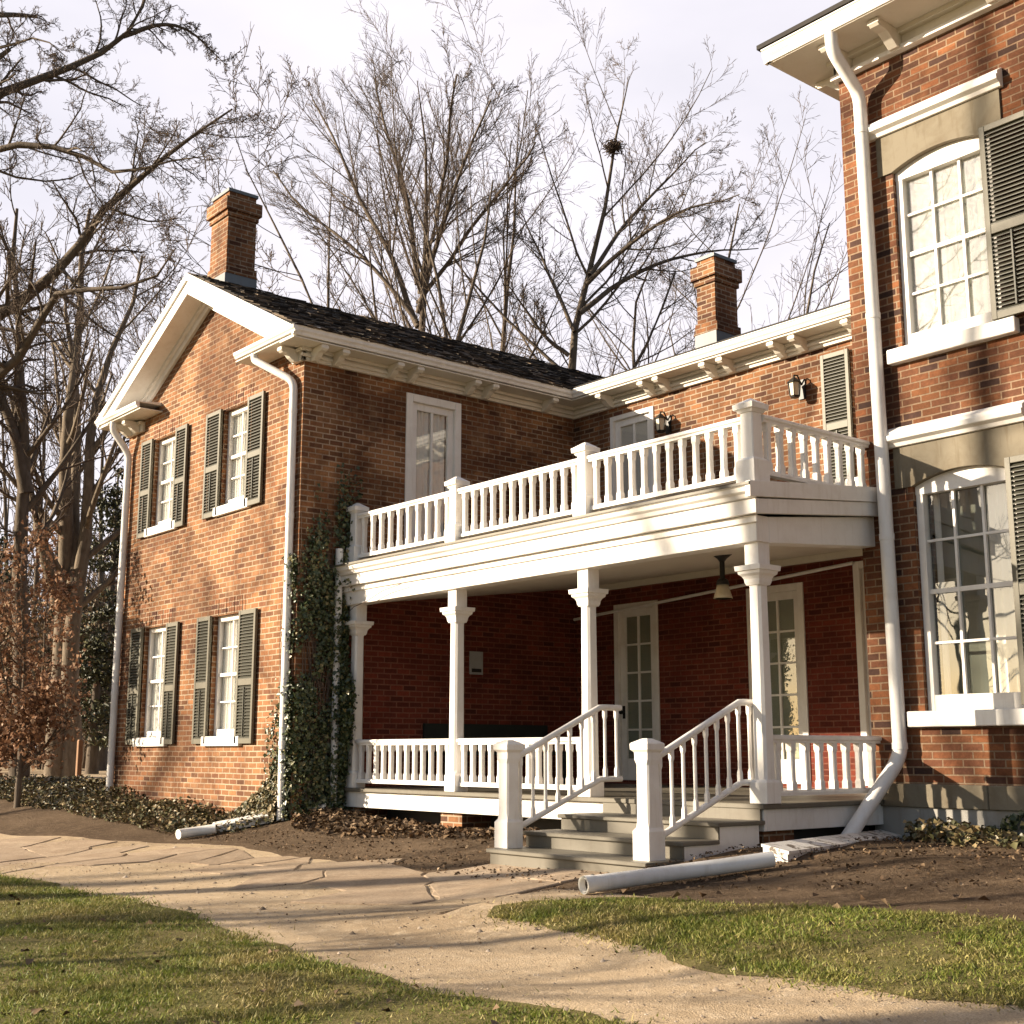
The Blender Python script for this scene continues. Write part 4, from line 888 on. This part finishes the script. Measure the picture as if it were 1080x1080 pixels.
tag(scatter('path_debris',[(-18,5.6),(-7.5,6.6),(-3,5.6),(-3,5),(-8,4.6),(-18,4.8)],700,'litter',(.008,.028),.004,26),'small twigs and leaf bits on the sandy path','debris',kind='stuff')
q=np.random.default_rng(44); n=5200; G=np.stack([q.uniform(-16,0,n),q.uniform(4.0,7.2,n)],1); G=G[inside(G,np.array(PATH))&~inside(G,np.array(LAWN_L))&~inside(G,np.array(LAWN_R))&~inside(G,np.array(FLAG))]; n=len(G); sz=q.uniform(.003,.011,n)*(1+2*(q.random(n)<.03))
o8=np.array([[1,0,0],[0,1,0],[-1,0,0],[0,-1,0],[0,0,.7]]); a=q.random(n)*6.28; ca,sa=np.cos(a),np.sin(a); X=o8[None,:,0]*ca[:,None]-o8[None,:,1]*sa[:,None]*.7; Y_=o8[None,:,0]*sa[:,None]+o8[None,:,1]*ca[:,None]*.7
V=np.stack([G[:,0:1]+X*sz[:,None],G[:,1:2]+Y_*sz[:,None],(gz(G[:,0],G[:,1])+.008)[:,None]+o8[None,:,2]*sz[:,None]],2).reshape(-1,3); b5=(np.arange(n)*5)[:,None]
tag(fastmesh('path_gravel',V,np.concatenate([b5+np.array([[i,(i+1)%4,4]]) for i in range(4)]),M['pebble']),'small loose pebbles on the sandy path','gravel',kind='stuff')
def grass(name,poly,n,seed,label,hmax=.036):
    q=np.random.default_rng(seed); P=np.array(poly); lo_,hi=P.min(0),P.max(0); G=lo_+q.random((n*3,2))*(hi-lo_); G=G[inside(G,P)]
    G=G+q.normal(size=G.shape)*.04; ed=q.random(len(G))<.12; G[ed]+=q.normal(size=(ed.sum(),2))*.13
    nf=.5+.5*np.sin(G[:,0]*2.3+1.7*np.sin(G[:,1]*1.9))*np.sin(G[:,1]*2.9+1.1*np.sin(G[:,0]*3.1)); nf2=.5+.5*np.sin(G[:,0]*7.1+2.3*np.sin(G[:,1]*5.3))*np.sin(G[:,1]*8.3+1.7*np.sin(G[:,0]*6.1)); nf=.55*nf+.45*nf2; kp=q.random(len(G))<.06+1.05*nf**1.4; G=G[kp][:n]; nf=nf[kp][:n]; m_=len(G)
    z=gz(G[:,0],G[:,1])+.012; B=np.stack([G[:,0],G[:,1],z],1); a=q.random(m_)*6.283; wv=.0035+q.random(m_)*.003; h=hmax*(.25+.75*q.random(m_)**1.5)*(.55+.75*nf); ln=q.normal(size=(m_,2))*.75; fl=q.random(m_)<.14; ln[fl]*=5; h[fl]*=.35
    t=np.stack([np.cos(a),np.sin(a),0*a],1)*wv[:,None]; tip=B+np.stack([ln[:,0]*h,ln[:,1]*h,h],1)
    V=np.stack([B-t,B+t,tip],1).reshape(-1,3); i=np.arange(m_)*3
    return tag(fastmesh(name,V,np.stack([i,i+1,i+2],1),M['grass']),label,'grass',kind='stuff')
grass('lawn_grass',[(-17,4.5)]+LAWN_L[3:13]+[(-3,4.25),(-3,2.6),(-4.2,2.4),(-6,1.4),(-9,1.0),(-17,1.6)],210000,31,'short patchy grass of the front lawn')
grass('strip_grass',[(min(x,.5),y) for x,y in LAWN_R],150000,32,'bright short grass strip between path and soil bed',.036)

# ------------------------------------------------------------------ trees
def resample(P,k):
    P=np.array(P,float); d=np.concatenate([[0],np.cumsum(np.linalg.norm(np.diff(P,axis=0),axis=1))]); t=np.linspace(0,d[-1],k)
    # smooth interpolation
    return np.stack([np.interp(t,d,P[:,i]) for i in range(3)],1)
def smooth(P):
    P=[Vector(p) for p in P]
    for _ in range(2):
        o=[P[0]]
        for a,b in zip(P[:-1],P[1:]): o+=[a.lerp(b,.25),a.lerp(b,.75)]
        P=o+[P[-1]]
    return P
def children(q,P,Rd,n,ang,lenr,k,wander,upw,tmin=.25,rr=.55,tmax=1.0,minlen=0,grav=0):
    """P (m,K,3), Rd (m,K): n children each -> (m*n,k,3),(m*n,k)"""
    m_,K,_=P.shape; t=tmin+(tmax-tmin)*((np.arange(n)[None,:]+q.random((m_,n)))/n); f=t*(K-1); i=np.minimum(f.astype(int),K-2); w_=(f-i)
    ar=np.arange(m_)[:,None]; A=P[ar,i]; Bq=P[ar,i+1]; pos=A+(Bq-A)*w_[...,None]; rad=Rd[ar,i]*(1-w_)+Rd[ar,i+1]*w_
    tan=Bq-A; tan/=np.linalg.norm(tan,axis=2,keepdims=True)+1e-9
    plen=np.linalg.norm(np.diff(P,axis=1),axis=2).sum(1)[:,None]
    ln=np.maximum(plen*lenr*(1.15-.65*t)*q.uniform(.6,1.2,t.shape),minlen)
    rv=q.normal(size=tan.shape); rv-=tan*(rv*tan).sum(2,keepdims=True); rv/=np.linalg.norm(rv,axis=2,keepdims=True)+1e-9
    a=np.radians(ang)*q.uniform(.65,1.3,t.shape)[...,None]; d=tan*np.cos(a)+rv*np.sin(a)
    pos=pos.reshape(-1,3); d=d.reshape(-1,3); ln=ln.ravel(); r0=np.minimum(rad.ravel()*rr,rad.ravel()*.9); M_=len(pos)
    out=np.empty((M_,k,3)); out[:,0]=pos; st=ln/(k-1)
    for s in range(1,k):
        d=d+q.normal(size=d.shape)*wander+np.array([0,0,upw]); d/=np.linalg.norm(d,axis=1,keepdims=True); out[:,s]=out[:,s-1]+d*st[:,None]
    R_=r0[:,None]*np.linspace(1,.35,k)[None,:]
    return out,R_
def tubes(P,Rd,n):
    m_,k,_=P.shape; T=np.gradient(P,axis=1); T/=np.linalg.norm(T,axis=2,keepdims=True)+1e-9
    ref=np.where(np.abs(T[...,2:3])<.9,np.array([0,0,1.]),np.array([1.,0,0])); U=np.cross(T,ref); U/=np.linalg.norm(U,axis=2,keepdims=True)+1e-9; W=np.cross(T,U)
    a=np.arange(n)*2*math.pi/n; ring=P[:,:,None,:]+Rd[:,:,None,None]*(U[:,:,None,:]*np.cos(a)[None,None,:,None]+W[:,:,None,:]*np.sin(a)[None,None,:,None])
    V=ring.reshape(-1,3); base=(np.arange(m_)*k*n)[:,None,None]+(np.arange(k-1)*n)[None,:,None]; j=np.arange(n)[None,None,:]; j2=(j+1)%n
    F=np.stack([base+j,base+j2,base+n+j2,base+n+j],-1).reshape(-1,4); return V,F
def join(parts):
    Vs=[];Fs=[];o=0
    for V,F in parts: Vs.append(V); Fs.append(F+o); o+=len(V)
    return np.concatenate(Vs),np.concatenate(Fs)
def tree(name,label,base,trunks,levels,seed,group=None,minr=.006,barkm='bark',twigm='twig',cat='tree'):
    """trunks: list of (polyline, r0, r1). levels: dicts for children()"""
    q=np.random.default_rng(seed); e=empty(name,base,label,cat,group); K=12
    P=np.stack([resample(smooth(t[0]),K) for t in trunks]); jt=q.normal(size=P.shape); jt[:,1:-1]=(jt[:,:-2]+2*jt[:,1:-1]+jt[:,2:])/4; jt[:,1:-1]=(jt[:,:-2]+2*jt[:,1:-1]+jt[:,2:])/4; jt[:,0]=0; jt[:,-1]=0; P=P+jt*.012*np.linalg.norm(P[:,-1]-P[:,0],axis=1)[:,None,None]
    Rd=np.stack([np.linspace(t[1],t[2],K) for t in trunks]); parts=[tubes(P,Rd,10)]; crown=[]
    cur=[(P,Rd)]
    for li,L_ in enumerate(levels):
        L_=dict(L_); n=L_.pop('n'); k=L_.get('k',5); nP,nR=children(q,cur[-1][0],cur[-1][1],n,**L_); nR=np.maximum(nR,minr*np.linspace(1,.6,k)[None,:])
        sides=[7,4,3,3,3][li]; (parts if li==0 else crown).append(tubes(nP,nR,sides)); cur.append((nP,nR))
    fastmesh('trunk',*join(parts),M[barkm],e,True); 
    if crown: fastmesh('crown',*join(crown),M[twigm],e)
    return e,cur
def ground_at(x,y): return float(gz(x,y))-.1
def seen(px,d,py=793):   # ground position in the direction of this pixel column, d metres ahead
    p=at(px,py,d); return p.x,p.y
ASC=[dict(n=15,ang=38,lenr=.50,k=7,wander=.07,upw=.10,tmin=.22,rr=.5),dict(n=9,ang=35,lenr=.45,k=6,wander=.10,upw=.05,tmin=.2,rr=.5),dict(n=7,ang=38,lenr=.42,k=5,wander=.13,upw=.03,tmin=.15,rr=.55),dict(n=4,ang=38,lenr=.5,k=4,wander=.15,upw=.02,tmin=.2,rr=.6)]
SPR=[dict(n=14,ang=60,lenr=.42,k=9,wander=.06,upw=.07,tmin=.28,rr=.42),dict(n=9,ang=46,lenr=.42,k=6,wander=.10,upw=.03,tmin=.2,rr=.5),dict(n=7,ang=42,lenr=.45,k=5,wander=.11,upw=.015,tmin=.12,rr=.55),dict(n=4,ang=40,lenr=.55,k=4,wander=.12,upw=.0,tmin=.2,rr=.6)]
def up_trunk(px0,px1,py1,d,r0,r1,bend=None):
    """trunk polyline from the ground below column px0 to the point seen at px1,py1"""
    x,y=seen(px0,d); b=Vector((x,y,ground_at(x,y))); t=at(px1,py1,d); pts=[b]+([at(*p,d) for p in bend] if bend else [b.lerp(t,.5)])+[t]
    return b,(pts,r0,r1)
GT='bare trees behind the house'
# A: tall upright many-stemmed tree
d=33; b,t1=up_trunk(441,440,85,d,.22,.012,[(441,350),(441,200)]); ts=[t1]
for pts,r0 in (([(441,345),(400,240),(350,150),(330,105)],.085),([(441,330),(470,230),(498,150),(518,105)],.08),([(440,300),(425,180),(402,120),(396,80)],.07),([(443,310),(470,180),(476,120),(482,78)],.07),([(440,340),(370,260),(312,215),(288,180)],.065),([(441,320),(500,240),(545,180),(565,150)],.065)):
    ts.append(([at(p[0],p[1],d+dd) for p,dd in zip(pts,(0,.8*(1 if len(ts)%2 else -1),1.6*(1 if len(ts)%2 else -1),2.2*(1 if len(ts)%2 else -1)))],r0,.02))
A3=[dict(n=17,ang=33,lenr=.38,k=7,wander=.05,upw=.07,tmin=.2,rr=.42),dict(n=11,ang=32,lenr=.42,k=6,wander=.07,upw=.04,tmin=.12,rr=.48),dict(n=8,ang=33,lenr=.46,k=5,wander=.09,upw=.03,tmin=.08,rr=.55)]
tree('bare_tree','tall bare tree with many upright stems behind the long shake roof',b,ts,A3,41,GT,.0055)
# B: slender tree
d=36; b,t1=up_trunk(527,548,120,d,.17,.01,[(525,360),(540,270),(538,200)]); tree('bare_tree','slender bare tree between the upright tree and the leaning tree',b,[t1],[dict(ASC[0],n=13,ang=42),ASC[1],ASC[2],dict(ASC[3],n=2)],42,GT,.0065)
# C: multi-stem low at 480-510
d=31; x,y=seen(478,d); b=Vector((x,y,ground_at(x,y))); ts=[([b,at(482,370,d),at(505,270,d),at(520,190,d)],.15,.02),([b,at(480,380,d),at(455,270,d+.5),at(430,200,d+1)],.13,.02)]
tree('bare_tree','low forked bare tree just above the middle of the roof',b,ts,[dict(ASC[0],n=9),ASC[1],ASC[2]],43,GT,.0065)
# D: leaning tree with a nest
d=32; b,t1=up_trunk(595,664,80,d,.22,.010,[(600,385),(622,290),(643,190),(650,140)]); ts=[t1,([at(612,330,d),at(660,290,d+.5),at(730,265,d+1),at(800,262,d+1.5)],.075,.012),([at(618,300,d),at(680,240,d-1),at(740,215,d-1.5),at(780,205,d-2)],.07,.012),([at(606,350,d),at(570,270,d+1),at(545,220,d+1.5)],.06,.012),([at(622,290,d),at(690,200,d+1.),at(745,150,d+1.5)],.065,.012),([at(600,375,d),at(575,355,d),at(535,300,d-.5)],.06,.015)]
e,cur=tree('bare_tree','leaning bare tree holding a bird nest, left of the right chimney',b,ts,[dict(ASC[0],n=13,lenr=.38,ang=46,wander=.06),dict(ASC[1],n=9,ang=40,wander=.08),dict(ASC[2],n=8,wander=.10),dict(ASC[3],n=2,wander=.12)],44,GT,.0055)
npos=at(646,155,d); q=np.random.default_rng(3); m=MB()
for k in range(130):
    a=q.normal(size=3)*np.array([.10,.10,.06]); c=Vector(npos)+Vector(a); dv=Vector(q.normal(size=3)); dv.z*=.35; dv.normalize(); m.tube([c-dv*.13,c+dv*.13],.011,4)
tag(m.build('bird_nest',M['twig']),'dark twig bird nest high in the leaning tree','nest')
# E, F: trees behind the right chimney
d=38; b,t1=up_trunk(772,780,215,d,.22,.02,[(772,340),(776,280)]); tree('bare_tree','bushy bare tree directly behind the right chimney',b,[t1],[dict(SPR[0],n=14,ang=55,lenr=.5,tmin=.35),SPR[1],SPR[2],dict(SPR[3],n=2)],45,GT,.0065)
d=30; b,t1=up_trunk(838,875,235,d,.12,.015,[(840,340)]); tree('bare_tree','thin bare sapling beside the tall house corner',b,[t1],[dict(ASC[0],n=9),dict(ASC[1],n=6),dict(ASC[2],n=5)],46,GT,.008)
d=34; b,t1=up_trunk(665,690,270,d,.14,.02,[(670,350)]); tree('bare_tree','small bare tree low behind the roof junction',b,[t1],[dict(ASC[0],n=12,ang=45),ASC[1],dict(ASC[2],n=6)],47,GT,.0065)
d=40; b,t1=up_trunk(345,352,170,d,.16,.01,[(349,300),(342,230)]); tree('bare_tree','distant bare tree between the left chimney and the upright tree',b,[t1],[dict(SPR[0],n=13),SPR[1],dict(SPR[2],n=6)],48,GT,.010)
d=27; b,t1=up_trunk(352,240,120,d,.085,.006,[(350,385),(318,325),(275,235),(250,175)]); tree('bare_tree','arching bare branch tree right of the left chimney',b,[t1],[dict(SPR[0],n=13,lenr=.35,tmin=.4),SPR[1],dict(SPR[2],n=6),dict(SPR[3],n=2)],49,GT,.008)
# G: big near tree whose limbs enter from the left
d=24.0; x,y=seen(-120,d); b=Vector((x,y,ground_at(x,y))); T0=[b,at(-125,600,d),at(-120,400,d),at(-100,150,d),at(-60,-80,d)]
ts=[(T0,0.648,0.165),
 ([at(-115,330,d),at(0,345-3,d-.8),at(40,305,d-.8),at(75,280,d-1.0),at(100,225,d-1.2),at(140,190,d-1.5),at(200,140,d-1.8),at(245,115,d-2)],0.155,0.015),
 ([at(-112,260,d),at(-20,160,d-1),at(40,150,d-1.2),at(90,162,d-1.5),at(125,190,d-1.8),at(160,175,d-2.2),at(215,165,d-2.6)],0.095,0.009),
 ([at(-105,190,d),at(-30,110,d+.5),at(40,82,d+.8),at(100,60,d+1),at(135,35,d+1),at(155,-5,d+1.2),at(160,-60,d+1.3)],0.128,0.013),
 ([at(130,38,d+1),at(165,25,d+1.2),at(200,28,d+1.5),at(240,70,d+1.9)],0.054,0.006),
 ([at(-120,420,d),at(-20,410,d-1),at(20,380,d-1.4),at(45,325,d-1.7),at(60,305,d-1.9),at(120,310,d-2.3),at(165,300,d-2.6),at(185,262,d-2.9)],0.128,0.011),
 ([at(-105,170,d),at(-60,60,d-1),at(0,50,d-1.4),at(40,38,d-1.8),at(70,60,d-2.1)],0.068,0.007),
 ([at(-90,100,d),at(-20,-10,d+1),at(60,-60,d+1.5)],0.108,0.015)]
BIG=[dict(n=20,ang=50,lenr=.24,k=9,wander=.13,upw=.02,tmin=.2,rr=.42),dict(n=9,ang=50,lenr=.45,k=6,wander=.24,upw=.0,tmin=.12,rr=.5),dict(n=7,ang=50,lenr=.5,k=5,wander=.26,upw=.0,tmin=.1,rr=.5),dict(n=4,ang=45,lenr=.5,k=4,wander=.24,upw=.0,tmin=.2,rr=.6)]
tree('spreading_tree','large old tree reaching gnarled limbs in from the top left',b,ts,BIG,50,None,.0042)
# H: twin trunk tree left of the gable, J: further trunk at the far left
d=30; x,y=seen(60,d); b=Vector((x,y,ground_at(x,y))); x2,y2=seen(76,d); b2=Vector((x2,y2,ground_at(x2,y2)))
ts=[([b,at(61,720,d),at(62,640,d),at(66,540,d),at(72,440,d),at(85,330,d),at(95,220,d)],.27,.04),([b2,at(76,700,d),at(78,620,d),at(88,530,d),at(100,450,d),at(118,370,d+.5),at(150,270,d+1)],.25,.03),([at(62,640,d),at(50,590,d-.5),at(38,540,d-.8),at(20,470,d-1),at(5,400,d-1.3)],.18,.04),([at(78,620,d),at(80,520,d+.6),at(82,420,d+1),at(70,300,d+1.4)],.18,.03)]
tree('twin_trunk_tree','tall pale double-trunked tree left of the gable wall',b,ts,[dict(ASC[0],n=10,ang=45,tmin=.3,lenr=.3),dict(ASC[1],n=7),dict(ASC[2],n=6),dict(ASC[3],n=2)],51,None,.009,'bark_pale')
d=26; x,y=seen(22,d); b=Vector((x,y,ground_at(x,y))); ts=[([b,at(24,700,d),at(26,560,d),at(30,450,d),at(22,330,d),at(18,220,d)],.22,.03),([at(28,520,d),at(10,440,d),at(-15,370,d)],.16,.04)]
tree('dark_trunk_tree','dark trunked bare tree at the far left edge above the beech',b,ts,[dict(ASC[0],n=10,ang=45,tmin=.35,lenr=.3),dict(ASC[1],n=7),dict(ASC[2],n=6)],52,None,.009)
# distant bare trees on the left
fars=[(-30,46,250),(5,52,330),(40,48,300),(110,50,330),(140,44,380),(160,56,300),(190,50,330)]
FL=['distant bare tree at the left picture edge','distant bare tree behind the dark trunk','distant bare tree left of the double trunk','distant bare tree right of the double trunk','distant low bare tree just left of the gable roof','distant bare tree rising over the gable slope','distant bare tree left of the chimney','faint distant bare tree low between the trunks','distant bare tree behind the double trunk']
for i,(px,d,py) in enumerate(fars):
    b,t1=up_trunk(px,px+(i%3-1)*8,py,d,.15,.015); tree('distant_tree',FL[i],b,[t1],[dict(ASC[0],n=12,tmin=.25,ang=45),dict(ASC[1],n=8),dict(ASC[2],n=6)],60+i,'distant bare trees on the left',.013)
# young beech with withered leaves
d=20.5; x,y=seen(22,d); b=Vector((x,y,float(gz(x,y))-.05)); e,cur=tree('young_beech','young beech holding rusty brown dead leaves at the left edge',b,[([b,at(24,740,d),at(22,660,d),at(25,570,d)],.055,.012),([at(23,800,d),at(5,720,d-.4),at(-10,640,d-.6)],.025,.008),([at(23,790,d),at(42,720,d+.3),at(52,620,d+.5)],.025,.008),([at(23,805,d),at(38,770,d-.3),at(58,730,d-.5)],.02,.006),([at(23,812,d),at(8,785,d+.2),at(-8,755,d+.4)],.02,.006)],[dict(n=12,ang=50,lenr=.36,k=6,wander=.12,upw=.06,tmin=.05,rr=.5),dict(n=6,ang=45,lenr=.5,k=5,wander=.15,upw=.02,tmin=.1,rr=.5)],70,None,.004)
q=np.random.default_rng(71); Pt=np.concatenate([cur[2][0][:,1:].reshape(-1,3),cur[1][0][:,2:].reshape(-1,3)]); Pt=Pt[q.integers(0,len(Pt),5600)]+q.normal(size=(5600,3))*.10; leafobj('foliage',Pt,q.normal(size=(5600,3)),q.uniform(.045,.10,5600),'brownleaf',e,72)
# evergreens
def evergreen(label,px,d,ptop,wid,seed,zlow=.15,n=9000):
    x,y=seen(px,d); g0=ground_at(x,y); top=at(px,ptop,d).z; H=top-g0; e=empty('evergreen',(x,y,g0),label,'tree','evergreens on the left'); q=np.random.default_rng(seed)
    nb=70; Ps=[];Ns=[]; mb=MB(); mb.tube([(x,y,g0),(x,y,g0+H*.98)],[.2,.03],8)
    for k in range(nb):
        t=zlow+(1-zlow)*q.random()**.9; a=q.random()*6.283; L_=wid*(1-t)**.7*q.uniform(.6,1.15)+.25; drop=-.12
        p0=np.array([x,y,g0+H*t]); p1=p0+np.array([math.cos(a)*L_,math.sin(a)*L_,drop*L_+.1]); mb.tube([p0,p1],[.03,.008],4,False); c=max(20,int(n/nb*(L_/wid+.3))); s=q.random(c)**.7
        Ps.append(p0+(p1-p0)*s[:,None]+q.normal(size=(c,3))*np.array([.22,.22,.10])*(.4+s)[:,None]); Ns.append(q.normal(size=(c,3))+np.array([0,0,.5]))
    mb.build('trunk',M['bark'],e); P=np.concatenate(Ps); leafobj('foliage',P,np.concatenate(Ns),q.uniform(.10,.22,len(P)),'pine',e,seed,asp=.5)
evergreen('dark evergreen behind the gable corner on the left',108,40,478,3.4,81); evergreen('small dark pine low beside the gable wall',98,34,640,1.8,82,.2,4000); evergreen('dark evergreen far behind the young beech',-15,48,560,3.0,83)
# background shrubs
def shrub(label,px,d,h,wid,seed,n=3000,mat='shrub'):
    x,y=seen(px,d); b=Vector((x,y,ground_at(x,y)+.05)); q=np.random.default_rng(seed); ts=[]
    for k in range(9):
        a=q.random()*6.283; s=q.uniform(.3,1); ts.append(([b+Vector((math.cos(a)*.1,math.sin(a)*.1,0)),b+Vector((math.cos(a)*wid*.25*s,math.sin(a)*wid*.25*s,h*.5)),b+Vector((math.cos(a)*wid*.5*s,math.sin(a)*wid*.5*s,h*q.uniform(.7,1.1)))],.03,.008))
    e,cur=tree('shrub',label,b,ts,[dict(n=8,ang=40,lenr=.5,k=5,wander=.15,upw=.03,tmin=.15,rr=.5),dict(n=6,ang=42,lenr=.5,k=4,wander=.2,upw=0,tmin=.1,rr=.5)],seed,'shrubs in the left background',.009,'twig','twig','shrub')
    Pt=cur[2][0][:,1:].reshape(-1,3); Pt=Pt[q.integers(0,len(Pt),n)]+q.normal(size=(n,3))*.12; leafobj('foliage',Pt,q.normal(size=(n,3)),q.uniform(.07,.16,n),mat,e,seed)
shrub('tawny shrub behind the beech',15,36,4.6,4.2,91); shrub('brown thicket between the beech and the double trunk',45,42,5.2,5,92); shrub('leggy shrub right of the double trunk',88,44,4.2,3.6,93,2600); shrub('dark green shrub at the left edge beyond the drive',-12,40,2.4,3.5,94,3000,'pine'); shrub('brown shrub beside the left downpipe',112,48,5.4,3.8,95); shrub('olive shrub low behind the double trunk',66,50,3.6,4.5,96,3200,'pine')
# timber post and pale distant house
x,y=seen(84,27); z=float(gz(x,y)); m=MB(); m.post(x,y,[(z-.1,.05,.008),(z+.85,.05,.008),(z+.88,.04,.015)]); tag(m.build('timber_post',M['wood_post']),'short orange timber post near the double trunk','post')
x,y=seen(103,62); z=ground_at(x,y); h=empty('distant_house',(x,y,z),'pale distant house glimpsed left of the brick gable','house'); m=MB(); m.box(x-6,x+2.0,y,y+6,z,z+4.4); m.prism([(x-6,y,z+4.4),(x-6,y+6,z+4.4),(x-6,y+3,z+6.4)],(8,0,0)); m.build('wall',M['stucco'],h)
m=MB(); m.prism([(x-6.3,y-.4,z+4.25),(x-6.3,y+3,z+6.6),(x-6.3,y+6.4,z+4.25),(x-6.3,y+6.4,z+4.4),(x-6.3,y+3,z+6.75),(x-6.3,y-.4,z+4.4)],(8.6,0,0)); m.build('roof',M['shingle'],h)
for dx in (-4,-1.5,.6):
    m=MB(); m.box(x+dx-.4,x+dx+.4,y-.03,y+.02,z+1.2,z+2.6); m.build('window',M['dark_room'],h)
# distant woodland edge
q=np.random.default_rng(99); P=[];Rr=[]
ang=np.radians(np.concatenate([q.uniform(-112,-20,420),q.uniform(-80,-66,240)])); dist=np.concatenate([q.uniform(85,150,420),q.uniform(58,100,240)]); NW=660; bx=np.sin(ang)*dist; by=np.cos(ang)*dist; hh=np.concatenate([q.uniform(7,14,420),q.uniform(5,12,240)])
K=5; P=np.stack([bx,by,np.full(NW,-1.)],1)[:,None,:]+np.linspace(0,1,K)[None,:,None]*np.stack([q.normal(size=NW)*.8,q.normal(size=NW)*.8,hh],1)[:,None,:]; Rd=np.linspace(.13,.03,K)[None,:]*np.ones((NW,1))
c1=children(q,P,Rd,9,40,.4,5,.1,.06,tmin=.25); c1=(c1[0],np.maximum(c1[1],.025)); c2=children(q,*c1,5,40,.5,4,.15,.03); c2=(c2[0],np.maximum(c2[1],.02))
tag(fastmesh('woodland',*join([tubes(P,Rd,4),tubes(*c1,3),tubes(*c2,3)]),M['twig']),'distant bare woodland along the horizon','woodland',kind='stuff')
# trees on the sunny side, whose shadows stripe lawn and walls
for i,(x,y,H,r0) in enumerate([(-19.4,-6.8,18.5,.24),(-15.0,-10.2,16,.24),(-30,-19,19,.34),(-41,-20,19,.34),(-16.2,-5.2,10,.10),(-22,-12.4,13,.16),(-13.0,-3.4,8,.08),(-18.6,-8.6,9,.09),(-12.2,-6.9,9,.10)]):
    b=Vector((x,y,ground_at(x,y))); tree('shade_tree','bare shade tree on the sunny side of the lawn',b,[([b,b+Vector((.4,.2,H*.5)),b+Vector((.2,-.3,H))],r0,.03)],[dict(SPR[0],n=10 if H>18 else 8,tmin=.35 if H>9.5 else .15),dict(SPR[1],n=5),dict(SPR[2],n=3)],120+i,'bare shade trees on the sunny side',.010)
